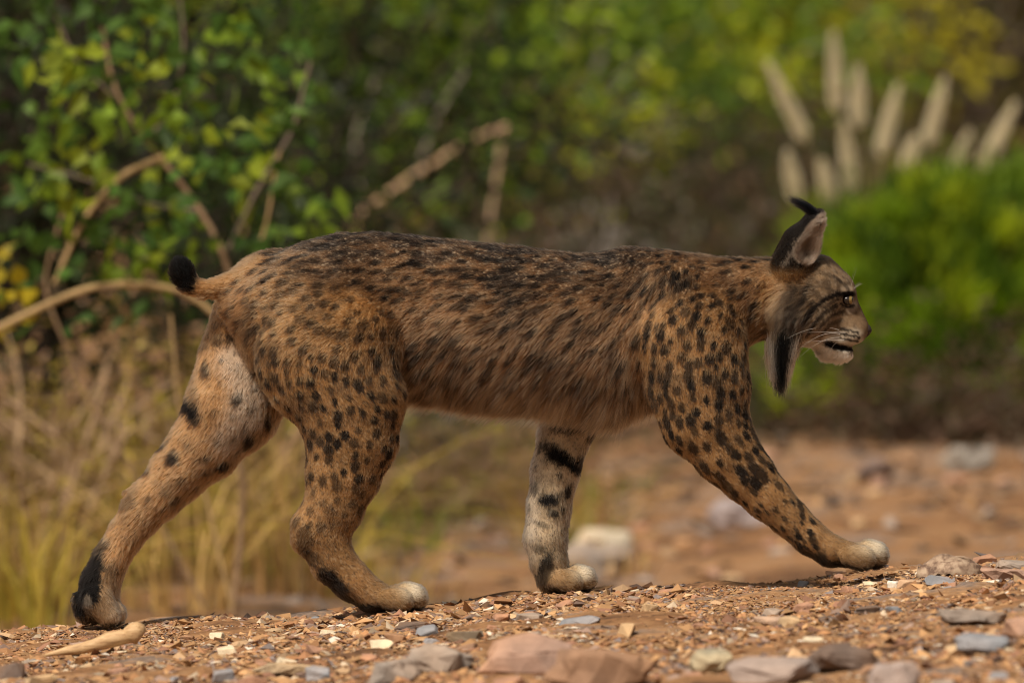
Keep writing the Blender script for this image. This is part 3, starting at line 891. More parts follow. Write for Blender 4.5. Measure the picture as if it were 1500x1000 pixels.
# iris pattern runs around the local +x axis of the eyeball
em, nt, b = new_mat('lynx_eye')
tc = node(nt, 'ShaderNodeTexCoord'); sx = node(nt, 'ShaderNodeSeparateXYZ')
nt.links.new(tc.outputs['Object'], sx.inputs[0])
mr = node(nt, 'ShaderNodeMapRange'); mr.inputs['From Min'].default_value = 0.0; mr.inputs['From Max'].default_value = 0.010
nt.links.new(sx.outputs['X'], mr.inputs['Value'])
er = ramp(nt, mr.outputs[0], [(0.0, (0.012, 0.009, 0.008)), (0.52, (0.015, 0.010, 0.008)), (0.62, (0.20, 0.13, 0.045)), (0.86, (0.28, 0.19, 0.06)), (0.91, (0.004, 0.004, 0.004))])
nt.links.new(er.outputs[0], b.inputs['Base Color'])
b.inputs['Roughness'].default_value = 0.05
b.inputs['Specular IOR Level'].default_value = 0.7
nm, nt, b = new_mat('lynx_nose')
nn_ = node(nt, 'ShaderNodeTexNoise', Scale=900.0, Detail=3.0)
rr = ramp(nt, nn_.outputs['Fac'], [(0.3, (0.018, 0.012, 0.011)), (0.7, (0.05, 0.03, 0.027))])
nt.links.new(rr.outputs[0], b.inputs['Base Color']); b.inputs['Roughness'].default_value = 0.6; b.inputs['Specular IOR Level'].default_value = 0.25
for ex, ey, s in EYES:
    ball('eye', 0.0100, em, lynx, (wx(ex) - 0.001, s * 0.0265, wz(ey)), (1, 1, 0.86), rot=(0, 0, s * math.radians(20)))
nose = ball('nose', 0.0138, nm, lynx, (wx(1266.5), 0, wz(485)), (0.85, 1.05, 0.95))
for v in nose.data.vertices:
    if v.co.z < 0: v.co.y *= 1 + v.co.z * 55
    v.co.x -= max(0, -v.co.z) * 0.5
# nostrils
for s in (-1, 1):
    ball('nostril', 0.0032, em, nose, (0.0065, s * 0.0062, -0.0015), (0.9, 1.0, 0.7), seg=12)
wm, nt, b = new_mat('whisker')
wnz = node(nt, 'ShaderNodeTexNoise', Scale=40.0)
wr = ramp(nt, wnz.outputs['Fac'], [(0.3, (0.70, 0.66, 0.60)), (0.7, (0.85, 0.83, 0.78))])
nt.links.new(wr.outputs[0], b.inputs['Base Color']); b.inputs['Roughness'].default_value = 0.4
def whisker(pts, r0):
    bm = bmesh.new(); rings = []
    m = 9
    P_ = [Vector(p) for p in pts]
    for i in range(m):
        t = i / (m - 1)
        a_ = P_[0].lerp(P_[1], t); b_ = P_[1].lerp(P_[2], t); p = a_.lerp(b_, t)
        r = r0 * (1 - 0.85 * t)
        rings.append([bm.verts.new(p + Vector((0.3 * math.cos(q), math.cos(q), math.sin(q))) * r) for q in (0, 2.09, 4.19)])
    for a_, b_ in zip(rings, rings[1:]):
        for k in range(3): bm.faces.new((a_[k], a_[(k + 1) % 3], b_[(k + 1) % 3], b_[k]))
    me = bpy.data.meshes.new('whisker'); bm.to_mesh(me); bm.free(); me.materials.append(wm)
    return link('whisker', me, lynx)
WH = [((1228, 482), (1195, 470), (1152, 493)), ((1230, 488), (1200, 480), (1166, 512)), ((1229, 493), (1200, 492), (1170, 520)), ((1236, 497), (1205, 496), (1178, 498)), ((1226, 500), (1215, 505), (1212, 520)), ((1238, 486), (1205, 484), (1172, 484)),
      ((1246, 419), (1248, 410), (1254, 391)), ((1250, 422), (1256, 416), (1262, 414)), ((1240, 412), (1240, 402), (1238, 388))]
for i, (a_, m_, b_) in enumerate(WH):
    for s in (-1, 1):
        brow = i >= 6
        y0, y1, y2 = (0.026, 0.036, 0.040) if brow else (0.030, 0.062, 0.078 + 0.004 * i)
        whisker([(wx(a_[0]), s * y0, wz(a_[1])), (wx(m_[0]), s * y1, wz(m_[1])), (wx(b_[0]), s * y2, wz(b_[1]))], 0.00042 if not brow else 0.0003)
def tuft(name, n, base, mid, tipp, spread, tspread, L, c, r0):
    fm = black_fur if max(c) < 0.05 else fur_mat
    B = np.array(base); M = np.array(mid); T = np.array(tipp)
    t = np.linspace(0, 1, 7)
    off = rng.normal(0, 1, (n, 3)) * np.array(spread)
    o2 = rng.normal(0, 1, (n, 3)) * np.array(tspread)
    l = rng.uniform(L, 1.0, n)
    st = rng.random(n) ** 1.5 * 0.25
    pts = np.empty((n, 7, 3))
    for j, q in enumerate(t):
        u = st + (l - st) * q
        bz = (1 - u)[:, None] ** 2 * B + 2 * ((1 - u) * u)[:, None] * M + (u ** 2)[:, None] * T
        pts[:, j] = bz + off * (1 - u)[:, None] + o2 * u[:, None]
    rad = np.full((n, 1), r0) * np.array([1, 1, 1, .9, .8, .6, .25])[None]
    col = np.tile(np.array(c), (n, 7, 1)) * rng.uniform(0.5, 1.5, (n, 1, 1))
    return curves_obj(name, pts, rad, col, fm, lynx)
for s in (-1, 1):
    tuft('ear_tuft', 420, (wx(1196), s * 0.052, wz(326)), (wx(1196), s * 0.053, wz(306)), (wx(1156), s * 0.050, wz(291)), (0.0045, 0.004, 0.005), (0.0035, 0.004, 0.0035), 0.40, (0.004, 0.004, 0.005), 0.00038)
    # long beard of the cheek ruff: black core, pale edges
    tuft('cheek_ruff', 1300, (wx(1149), s * 0.056, wz(490)), (wx(1143), s * 0.066, wz(530)), (wx(1143), s * 0.060, wz(576)), (0.0060, 0.007, 0.009), (0.0040, 0.006, 0.006), 0.45, (0.005, 0.005, 0.005), 0.00032)
    tuft('cheek_ruff', 260, (wx(1131), s * 0.050, wz(496)), (wx(1127), s * 0.060, wz(520)), (wx(1138), s * 0.058, wz(572)), (0.0050, 0.007, 0.010), (0.0045, 0.006, 0.007), 0.30, (0.22, 0.195, 0.17), 0.00024)
    tuft('cheek_ruff', 420, (wx(1160), s * 0.054, wz(490)), (wx(1155), s * 0.064, wz(530)), (wx(1147), s * 0.058, wz(573)), (0.0075, 0.007, 0.012), (0.0050, 0.006, 0.007), 0.25, (0.26, 0.22, 0.175), 0.00024)
# ---------------------------------------------------------------- stones, stick, leaf
def ground_hit(px, py):
    """where the photo pixel's ray meets the ground"""
    a_ = unproj(px, py, -6.0); d = (unproj(px, py, 30.0) - a_) / 36.0
    ys = np.linspace(-6, 30, 7201)
    t = ys + 6.0
    X = a_.x + d.x * t; Z = a_.z + d.z * t
    dz = Z - ground_z(X, ys)
    i = np.argmax(dz < 0)
    if dz[i] >= 0: i = len(ys) - 1
    return Vector((X[i], ys[i], float(ground_z(X[i], ys[i]))))

stone_mat = attr_mat('weathered_stone', 'tint', rough=0.82, spec=0.3, nscale=45, namt=0.4, bump=0.5, bscale=180)
def stone_mesh(w, d_, h, col, seed, pts=17, round_=0.2):
    r = random.Random(seed)
    bm = bmesh.new()
    for _ in range(pts):
        v = Vector((r.gauss(0, 1), r.gauss(0, 1), r.gauss(0, 1))).normalized()
        v = Vector([math.copysign(abs(q) ** (1 - 0.5 * (1 - round_)), q) for q in v])
        v *= r.uniform(0.78, 1.0)
        bm.verts.new((v.x * w / 2, v.y * d_ / 2, v.z * h / 2))
    g = bmesh.ops.convex_hull(bm, input=bm.verts)
    junk = [e for e in g['geom_interior'] if isinstance(e, bmesh.types.BMVert)]
    bmesh.ops.delete(bm, geom=junk, context='VERTS')
    bmesh.ops.dissolve_limit(bm, angle_limit=math.radians(14), verts=bm.verts, edges=bm.edges)
    bmesh.ops.bevel(bm, geom=list(bm.edges), offset=min(w, d_, h) * 0.045, segments=1, affect='EDGES', profile=0.5)
    bmesh.ops.triangulate(bm, faces=bm.faces)
    if w > 0.055:
        bmesh.ops.subdivide_edges(bm, edges=[e for e in bm.edges if e.calc_length() > w * 0.12], cuts=1)
        bmesh.ops.triangulate(bm, faces=bm.faces)
        for v in bm.verts:
            v.co *= 1 + 0.20 * mnoise.noise(v.co * (5.0 / w) + Vector((seed * 3.1, 0, 0))) + 0.08 * mnoise.noise(v.co * (14.0 / w))
    me = bpy.data.meshes.new('stone'); bm.to_mesh(me); bm.free()
    me.materials.append(stone_mat)
    n = len(me.vertices)
    a_ = me.attributes.new('tint', 'FLOAT_COLOR', 'POINT')
    co = np.empty(n * 3, dtype=np.float32); me.vertices.foreach_get('co', co)
    nz = vnoise(co.reshape(-1, 3), 2.2 / w, seed)[:, None]
    c = np.array(col)[None] * (1 + 0.28 * nz) + np.array([0.03, 0.0, -0.02])[None] * nz
    a_.data.foreach_set('color', rgba(np.clip(c, 0.01, 0.9)).astype(np.float32).ravel())
    return me

def stone(px, py, wpx, hpx, col, label, seed, name='stone', group=None, tilt=0.0, deep=0.9, sink=0.38, cat='stone'):
    """(px,py) = foot of the stone in the photo"""
    g = ground_hit(px, py)
    sc = (g.y + D) / FPX
    w, h = wpx * sc, hpx * sc * (1 + sink)
    me = stone_mesh(w, w * deep, h, col, seed, 34 if wpx > 70 else 17, 0.4 if wpx > 70 else 0.15)
    o = link(name, me); o.name = name
    o.location = (g.x, g.y + w * deep * 0.25, g.z + h * (0.5 - sink))
    o.rotation_euler = (random.uniform(-.08, .08), tilt, random.uniform(-.5, .5))
    return tag(o, label, cat, group)

PINK, BRN, DRK, GRY, SLT, TAN, PALE, RED = (0.42, 0.25, 0.17), (0.28, 0.16, 0.095), (0.15, 0.10, 0.075), (0.30, 0.235, 0.19), (0.25, 0.24, 0.25), (0.45, 0.31, 0.18), (0.62, 0.51, 0.36), (0.35, 0.19, 0.12)
for args in [
    (765, 990, 160, 62, PINK, 'large pinkish brown angular rock half buried between dark rocks', 1),
    (880, 1012, 165, 72, BRN, 'dark brown humped rock beside the large pinkish rock', 2),
    (640, 985, 110, 46, GRY, 'grey brown low rock on the other side of the pinkish rock', 3),
    (570, 1002, 95, 40, GRY, 'flat grey rock lying apart from the pinkish rock', 4),
    (1235, 985, 120, 44, DRK, 'dark purplish mottled rock with pale rocks around it', 5),
    (1130, 1006, 150, 50, (0.33, 0.25, 0.21), 'long mauve grey rock in front of the dark mottled rock', 6),
    (1310, 1012, 90, 46, (0.38, 0.29, 0.25), 'rounded pale pinkish stone in front of the dark mottled rock', 7),
    (1040, 985, 75, 40, (0.36, 0.30, 0.20), 'squat greenish tan stone near the long mauve rock', 8),
    (1440, 958, 88, 34, SLT, 'blue grey slate wedge standing out of the gravel', 9),
    (1380, 858, 62, 15, SLT, 'thin flat blue grey slate chip below the dry leaf', 10),
    (1332, 864, 46, 18, (0.46, 0.30, 0.19), 'small tan stone touching a white chip', 11),
    (1308, 866, 22, 20, (0.78, 0.72, 0.62), 'bright white quartz chip beside a tan stone', 12),
    (1475, 850, 95, 20, PINK, 'pinkish grey flat slab lying next to the dry leaf', 13),
    (1490, 836, 70, 18, GRY, 'grey brown slab behind the pinkish flat slab', 14),
    (625, 933, 42, 20, SLT, 'small slate blue stone close to the striding hind paw', 15),
    (600, 924, 62, 15, DRK, 'dark brown flat stone behind the slate blue stone', 16),
    (685, 940, 62, 18, (0.24, 0.18, 0.12), 'olive brown slab with a straight front edge', 17),
    (775, 909, 52, 15, GRY, 'mauve grey flat stone near the upright foreleg', 18),
    (735, 910, 34, 13, RED, 'reddish grey small flat stone beside a mauve one', 19),
    (850, 919, 76, 17, SLT, 'wide bluish grey flat stone with rough surface', 20),
    (922, 933, 42, 22, TAN, 'blocky tan stone with pale top', 21),
    (555, 951, 46, 16, PALE, 'pale yellowish wedge shaped stone', 22),
    (1178, 897, 40, 17, RED, 'reddish grey slanted stone on the slope below the lifted paw', 23),
    (1310, 897, 34, 12, SLT, 'small blue grey chip between two dark slabs', 24),
    (1272, 897, 44, 12, DRK, 'narrow dark slab beside the small blue grey chip', 25),
    (1215, 912, 42, 11, DRK, 'dark flat sliver below the reddish grey slanted stone', 26),
    (1425, 918, 110, 32, (0.25, 0.19, 0.15), 'long grey brown stone with a pale ridge', 27),
    (1490, 930, 60, 34, PINK, 'pinkish stone next to the long grey brown stone', 28),
    (425, 990, 115, 20, TAN, 'long tan slab lying low in the gravel', 29),
    (470, 998, 56, 24, SLT, 'bluish grey stone against the long tan slab', 30),
    (325, 1000, 50, 22, SLT, 'dark bluish stone standing alone ahead of the tan slab', 31),
    (15, 998, 50, 34, DRK, 'dark brown stone on the slope below the stick', 32),
    (60, 1008, 60, 26, TAN, 'tan flat stone beside the dark brown stone', 33),
    (318, 936, 26, 12, PALE, 'cream coloured thin stone past the stick knob', 34),
    (1177, 860, 20, 12, SLT, 'tiny dark slate stone on the crest under the foreleg', 35),
    (1126, 918, 60, 20, (0.34, 0.24, 0.18), 'mauve brown flat stone on the slope', 36),
    (820, 858 + 15, 1, 1, DRK, None, 37),
]:
    if args[5] is None: continue
    stone(*args[:5], args[5], args[6], tilt=random.uniform(-0.12, 0.12), deep=random.uniform(0.6, 1.0), sink=0.20)
# tilted shard by the hind paw
stone(530, 904, 40, 14, RED, 'thin reddish shard tipped up under the striding hind paw', 61, tilt=-0.45, deep=0.6)
# blurred stones on the lower ground behind the crest
stone(885, 812, 100, 40, (0.55, 0.46, 0.34), 'pale cream rock on the ground behind the upright foreleg', 71, name='rock', sink=0.1, cat='rock')
stone(870, 838, 120, 44, GRY, 'grey rock in front of the pale cream rock', 72, name='rock', sink=0.1, cat='rock')
stone(1085, 770, 120, 44, (0.30, 0.24, 0.23), 'mauve grey rock lying behind the lifted foreleg', 73, name='rock', sink=0.2, cat='rock')
stone(1280, 705, 70, 34, (0.2, 0.13, 0.1), 'dark brown rock in front of the green bush', 74, name='rock', sink=0.1, cat='rock')
stone(1420, 690, 90, 40, (0.30, 0.26, 0.22), 'greyish rock at the foot of the green bush', 75, name='rock', sink=0.2, cat='rock')
BACK = [('pale cream rock', 885), ('mauve grey rock', 1085), ('dark brown rock', 1280), ('greyish bush rock', 1420), ('low dry grass', 600)]
for i in range(60):
    px, py = random.uniform(430, 1560), random.uniform(660, 850)
    near_ = min(BACK, key=lambda q: abs(q[1] - px))[0]
    word, cl_ = random.choice((('pinkish', PINK), ('greyish', GRY), ('reddish', RED), ('tan', TAN), ('rusty brown', (0.34, 0.2, 0.11))))
    stone(px, py, random.uniform(14, 46), random.uniform(8, 20), cl_, 'loose %s stone on the lower dirt near the %s' % (word, near_), 300 + i, group='loose %s stones near the %s' % (word, near_), sink=0.2)
kinds = [(BRN, 'brown'), (RED, 'reddish'), (TAN, 'tan'), (GRY, 'grey'), (SLT, 'slate coloured'), (PALE, 'cream')]
kw = [5, 6, 4, 2, 1, 1.2]
LANDMARKS = [('the bleached stick', unproj(138, 950, -0.4)), ('the pinkish rock', unproj(765, 965, -1.2)), ('the upright foreleg', unproj(820, 875, 0)), ('the striding hind paw', unproj(590, 893, 0)), ('the dry leaf', unproj(1395, 840, 0)), ('the dark mottled rock', unproj(1235, 970, -1.2)), ('the slate wedge', unproj(1440, 950, -0.9)), ('the tan slab', unproj(425, 985, -1.2)), ('the outstretched hind paw', unproj(140, 920, 0)), ('the blocky tan stone', unproj(922, 928, -0.6))]
for i in range(130):
    col, word = random.choices(kinds, kw)[0]
    px = random.uniform(-60, 1560)
    crest = 930 - 0.0767 * px
    py = crest + 8 + (1010 - crest) * random.random() ** 1.25
    wpx = random.uniform(12, 36) * (0.8 + 0.5 * (py - crest) / 100)
    g = ground_hit(px, py)
    lmk = min(LANDMARKS, key=lambda q: (q[1].x - g.x) ** 2 + 0.5 * (q[1].y - g.y) ** 2)[0]
    sw = 'tiny' if wpx < 18 else 'small' if wpx < 27 else 'palm sized'
    stone(px, py, wpx, wpx * random.uniform(0.3, 0.55), col, '%s %s stone in the gravel near %s' % (sw, word, lmk), 500 + i, group='%s %s stones near %s' % (sw, word, lmk), tilt=random.uniform(-.25, .25))

# pale stick with a knobbed end
sm, nt, b = new_mat('bleached_wood')
tc = node(nt, 'ShaderNodeTexCoord'); mp = node(nt, 'ShaderNodeMapping'); mp.inputs['Scale'].default_value = (30, 220, 220)
nt.links.new(tc.outputs['Object'], mp.inputs[0])
nz = node(nt, 'ShaderNodeTexNoise', Scale=1.0, Detail=6.0, Roughness=0.7); nt.links.new(mp.outputs[0], nz.inputs['Vector'])
rr = ramp(nt, nz.outputs['Fac'], [(0.28, (0.22, 0.11, 0.05)), (0.45, (0.44, 0.27, 0.13)), (0.68, (0.58, 0.40, 0.22))])
nt.links.new(rr.outputs[0], b.inputs['Base Color']); b.inputs['Roughness'].default_value = 0.7
bp = node(nt, 'ShaderNodeBump', Strength=0.5, Distance=0.002); nt.links.new(nz.outputs['Fac'], bp.inputs['Height']); nt.links.new(bp.outputs[0], b.inputs['Normal'])
def tube(bm, pts, sides=10, jit=0.0, seed=0, sq=1.0):
    """pts: list of (Vector, radius)"""
    r_ = random.Random(seed); rings = []
    n = len(pts)
    for i, (p, r) in enumerate(pts):
        t = (pts[min(i + 1, n - 1)][0] - pts[max(i - 1, 0)][0]).normalized()
        u = t.cross(Vector((0.13, 0.2, 1))).normalized(); v = u.cross(t)
        rings.append([bm.verts.new(p + (u * math.cos(2 * math.pi * k / sides) + v * math.sin(2 * math.pi * k / sides) * sq) * r * (1 + r_.uniform(-jit, jit))) for k in range(sides)])
    for a_, b_ in zip(rings, rings[1:]):
        for k in range(sides):
            bm.faces.new((a_[k], a_[(k + 1) % sides], b_[(k + 1) % sides], b_[k]))
    bm.faces.new(list(reversed(rings[0]))); bm.faces.new(rings[-1])
g0 = ground_hit(138, 962)
yb = g0.y
bm = bmesh.new()
prof = [(66, 961, 2), (80, 958, 4), (100, 954, 6.5), (122, 951, 8.5), (142, 945, 10), (158, 939, 11.5), (172, 936, 11.5), (184, 934, 11), (188, 931, 13), (194, 929, 16), (201, 928, 16.5), (207, 929, 13), (210, 931, 7)]
sc = (yb + D) / FPX
tube(bm, [(unproj(a_, b_, yb) - g0, r * sc) for a_, b_, r in prof], 12, 0.07, 5, 1.0)
for v in bm.verts: v.co += Vector((0, 0, 0.002))
me = bpy.data.meshes.new('weathered_stick'); bm.to_mesh(me); bm.free(); me.materials.append(sm)
for p in me.polygons: p.use_smooth = True
o = link('weathered_stick', me); o.location = g0
tag(o, 'pale bleached stick with a rounded knob lying on the gravel', 'stick')

# dry curled leaf on the crest
lm, nt, b = new_mat('dry_leaf')
tc = node(nt, 'ShaderNodeTexCoord')
nz = node(nt, 'ShaderNodeTexNoise', Scale=90.0, Detail=5.0); nt.links.new(tc.outputs['Object'], nz.inputs['Vector'])
rr = ramp(nt, nz.outputs['Fac'], [(0.35, (0.10, 0.055, 0.035)), (0.5, (0.25, 0.165, 0.11)), (0.65, (0.36, 0.26, 0.18))])
nt.links.new(rr.outputs[0], b.inputs['Base Color']); b.inputs['Roughness'].default_value = 0.8
gl = ground_hit(1395, 842)
leaf = link('dry_leaf', None); leaf.location = gl
tag(leaf, 'dry grey brown folded leaf resting on the gravel crest', 'leaf')
for side in (-1, 1):
    nu, nvv = 13, 6
    Vv = []
    for i in range(nu):
        t = i / (nu - 1)
        wd = 0.034 * math.sin(math.pi * min(1, t * 0.92 + 0.06)) ** 0.7
        x = (t - 0.5) * 0.102
        for j in range(nvv):
            q = j / (nvv - 1)
            z = 0.034 * math.sin(math.pi * (0.12 + 0.8 * t)) * (1 - q * q * 0.95) - 0.002 + 0.0035 * math.sin(9 * t + 5 * q + side) + 0.0022 * math.sin(34 * t + 9 * q) * q - 0.006 * math.sin(math.pi * min(1, q * 2.2)) * math.sin(math.pi * t)
            y = side * wd * q * (1.05 if side < 0 else 0.7) + 0.004 * math.sin(t * 6)
            Vv.append((x + 0.006 * q * side, y, z))
    Fq = [(i * nvv + j, (i + 1) * nvv + j, (i + 1) * nvv + j + 1, i * nvv + j + 1) for i in range(nu - 1) for j in range(nvv - 1)]
    half = link('leaf_half', mesh_np('leaf_half', np.array(Vv), np.array(Fq), lm, True), leaf)
    so = half.modifiers.new('thick', 'SOLIDIFY'); so.thickness = 0.0012
bm = bmesh.new()
tube(bm, [(Vector((-0.046, 0, 0.010)), 0.0013), (Vector((-0.054, -0.006, 0.014)), 0.0010), (Vector((-0.056, -0.010, 0.0)), 0.0008)], 5)
me = bpy.data.meshes.new('stalk'); bm.to_mesh(me); bm.free(); me.materials.append(lm)
link('stalk', me, leaf)
# ---------------------------------------------------------------- vegetation behind
bark_mat = attr_mat('bark', 'tint', rough=0.9, spec=0.15, nscale=40, namt=0.35)
leaf_mat = attr_mat('green_leaf', 'tint', rough=0.55, spec=0.35, nscale=25, namt=0.25, transl=0.52)
straw_mat = attr_mat('dry_straw', 'tint', rough=0.75, spec=0.2, nscale=30, namt=0.25, transl=0.30)
plume_mat = attr_mat('seed_plume', 'tint', rough=0.8, spec=0.2, nscale=60, namt=0.12, transl=0.25)

def tubes_np(paths, sides=5):
    """paths: list of (pts (k,3), radii (k,), colour) -> V,F,C"""
    V, F, C = [], [], []; off = 0
    for pts, rad, col in paths:
        pts = np.asarray(pts, float); k = len(pts)
        t = np.gradient(pts, axis=0); t /= np.linalg.norm(t, axis=1)[:, None] + 1e-9
        ref = np.array([0.31, 0.95, 0.07])
        u = np.cross(t, ref); u /= np.linalg.norm(u, axis=1)[:, None] + 1e-9
        v = np.cross(u, t)
        an = np.arange(sides) * 2 * math.pi / sides
        ring = pts[:, None] + (u[:, None] * np.cos(an)[None, :, None] + v[:, None] * np.sin(an)[None, :, None]) * np.asarray(rad)[:, None, None]
        V.append(ring.reshape(-1, 3)); C.append(np.tile(col, (k * sides, 1)))
        i = np.arange(k - 1)[:, None] * sides; j = np.arange(sides)[None]; j2 = (j + 1) % sides
        F.append(np.stack([off + i + j, off + i + j2, off + i + sides + j2, off + i + sides + j], 2).reshape(-1, 4))
        off += k * sides
    return np.concatenate(V), np.concatenate(F), np.concatenate(C)

def leaves_np(P_, dirs, L, Wd, col, droop=0.25):
    """diamond leaves folded on the midrib: 4 verts, 2 triangles each"""
    n = len(P_)
    d = dirs / (np.linalg.norm(dirs, axis=1)[:, None] + 1e-9)
    r = rng.normal(0, 1, (n, 3))
    s = np.cross(d, r); s /= np.linalg.norm(s, axis=1)[:, None] + 1e-9
    nn_ = np.cross(s, d)
    L = np.broadcast_to(L, n)[:, None]; Wd = np.broadcast_to(Wd, n)[:, None]
    a_ = P_; tipv = P_ + d * L - np.array([0, 0, 1]) * L * droop
    m = P_ + d * L * 0.45
    l_ = m + s * Wd * 0.5 + nn_ * Wd * 0.18; r_ = m - s * Wd * 0.5 + nn_ * Wd * 0.18
    V = np.stack([a_, l_, tipv, r_], 1).reshape(-1, 3)
    i = np.arange(n)[:, None] * 4
    F = np.concatenate([i + [0, 2, 1], i + [0, 3, 2]], 1).reshape(-1, 3)
    return V, F, np.repeat(col, 4, 0)

def px2x(px, Y): return (px - 750) / FPX * (Y + D)

def shrub(name, px, Y, width, height, nleaf, L, Wd, cols, label, group=None, ncl=60, bark=(0.16, 0.12, 0.09), spread=0.16, base_frac=0.1, nstem=6, cat='shrub', paths_px=None, xyz=None):
    x0 = px2x(px, Y); z0 = float(ground_z(x0, Y)) - 0.02
    root = link(name, None); root.location = (x0, Y, z0)
    tag(root, label, cat, group)
    cols = np.array(cols)
    # clusters through an uneven crown
    q = rng.normal(0, 1, (ncl, 3)); q /= np.linalg.norm(q, axis=1)[:, None]
    q *= (rng.random((ncl, 1)) ** (1 / 2.2))
    lob = 1 + 0.25 * vnoise(q * 1.7 + px, 1.3, 3)[:, None]
    cl = q * lob * np.array([width / 2, width / 2 * 0.7, height * (1 - base_frac) / 2]) + np.array([0, 0, height * (base_frac + (1 - base_frac) / 2)])
    paths = []
    stems = []
    for s_ in range(nstem):
        a_ = rng.uniform(0, 2 * math.pi)
        tp = np.array([math.cos(a_) * width * 0.22, math.sin(a_) * width * 0.18, height * rng.uniform(0.5, 0.8)])
        t = np.linspace(0, 1, 6)[:, None]
        p = np.array([math.cos(a_) * 0.04, math.sin(a_) * 0.04, 0]) * (1 - t) + tp * t + np.sin(t * 5 + s_) * width * 0.02
        stems.append(p); paths.append((p, np.linspace(0.014, 0.006, 6) * (0.6 + height * 0.4), bark))
    for c in cl:
        p = stems[rng.integers(nstem)]
        b0 = p[np.argmin(np.linalg.norm(p - c * [0.5, 0.5, 0.62], axis=1))]
        mid = (b0 + c) / 2 + rng.normal(0, 0.03, 3) * width
        t = np.linspace(0, 1, 5)[:, None]
        paths.append(((1 - t) ** 2 * b0 + 2 * t * (1 - t) * mid + t * t * c, np.linspace(0.006, 0.002, 5) * (0.6 + height * 0.4), bark))
    V, F, C = tubes_np(paths)
    link('branches', mesh_np('branches', V, F, bark_mat, True, {'tint': rgba(C)}), root)
    ci = rng.integers(0, ncl, nleaf)
    sp = spread * width * rng.uniform(0.5, 1.2, ncl)[ci]
    off = rng.normal(0, 1, (nleaf, 3)) * sp[:, None] * np.array([1, 1, 0.8]) * 0.5
    P_ = cl[ci] + off
    P_[:, 2] = np.maximum(P_[:, 2], 0.01)
    cc = cols[rng.integers(0, len(cols), ncl)][ci] * rng.uniform(0.7, 1.25, (nleaf, 1))
    V, F, C = leaves_np(P_, off + rng.normal(0, 0.5, (nleaf, 3)) * sp[:, None] + np.array([0, 0, 0.3]) * sp[:, None], L * rng.uniform(0.6, 1.2, nleaf), Wd * rng.uniform(0.6, 1.2, nleaf), np.clip(cc, 0.005, 0.7))
    tag(link('foliage', mesh_np('foliage', V, F, leaf_mat, False, {'tint': rgba(C)}), root), kind='stuff')
    return root

DG = [(0.022, 0.042, 0.010), (0.035, 0.062, 0.012), (0.025, 0.03, 0.015)]
MG = [(0.10, 0.18, 0.02), (0.14, 0.24, 0.02), (0.06, 0.12, 0.02)]
YG = [(0.42, 0.45, 0.02), (0.27, 0.38, 0.02), (0.50, 0.45, 0.02), (0.14, 0.22, 0.02)]
OL = [(0.36, 0.32, 0.02), (0.19, 0.17, 0.025), (0.46, 0.38, 0.02), (0.10, 0.10, 0.02)]
BR = [(0.10, 0.075, 0.045), (0.07, 0.06, 0.03), (0.13, 0.085, 0.05)]

# the leafy shrub at the left with its bare arching stems
Y = 5.0
lx = px2x(250, Y); lz = float(ground_z(lx, Y)) - 0.02
root = link('leafy_shrub', None); root.location = (lx, Y, lz)
tag(root, 'bright green round leaved shrub with bare arching brown stems', 'shrub')
O = np.array(root.location)
k1 = (0.26, 0.17, 0.10); k2 = (0.34, 0.23, 0.11); k3 = (0.17, 0.13, 0.10)
SP = [([(340, 900), (362, 720), (340, 580), (352, 450), (322, 350), (262, 262), (212, 205), (165, 135), (150, 40)], 11, 5, k1, 0.0), ([(240, 230), (185, 252), (140, 296), (110, 345), (80, 415)], 9, 6, k2, -0.12), ([(-20, 490), (60, 450), (130, 420), (200, 415), (270, 425), (330, 470), (350, 620)], 10, 8, k2, -0.25),
      ([(335, 365), (380, 270), (430, 190), (455, 90)], 6, 4, k3, 0.1), ([(215, 210), (260, 140), (270, 60), (262, -20)], 5, 3, k3, 0.05), ([(165, 140), (110, 90), (80, 20)], 5, 3, k3, 0.1), ([(300, 310), (220, 300), (120, 260), (40, 240)], 5, 3, k3, 0.2),
      ([(350, 450), (390, 330), (410, 220)], 5, 3, k2, -0.1), ([(300, 890), (200, 700), (120, 560), (60, 420), (95, 300)], 6, 4, k1, 0.2), ([(340, 890), (300, 720), (262, 600), (250, 460)], 6, 4, k2, -0.3)]
paths = []
for pts, r0, r1, col, dy in SP:
    p = np.array([unproj(a_, b_, Y + dy) for a_, b_ in pts]) - O
    t0 = np.linspace(0, 1, len(p)); t1 = np.linspace(0, 1, 24)
    p = np.stack([np.interp(t1, t0, p[:, k]) for k in range(3)], 1)
    for _ in range(2): p[1:-1] = (p[:-2] + 2 * p[1:-1] + p[2:]) / 4
    paths.append((p, np.linspace(r0, r1, 24) * 0.00138 * 0.55, col))
V, F, C = tubes_np(paths, 7)
link('branches', mesh_np('branches', V, F, bark_mat, True, {'tint': rgba(C)}), root)
CLP = [(95, 75), (110, 120), (195, 30), (205, 70), (260, 95), (175, 115), (80, 100), (100, 180), (60, 190), (265, 165), (330, 170), (290, 160), (420, 185), (440, 255), (375, 210), (365, 255), (290, 235), (125, 265), (165, 180), (115, 310), (210, 310), (60, 345), (200, 375), (245, 350), (455, 320), (420, 345), (10, 410), (20, 450), (270, 330), (150, 350), (60, 260), (340, 60), (420, 60), (20, 60), (250, 260), (385, 130), (230, 20), (120, 30)]
P_, cc = [], []
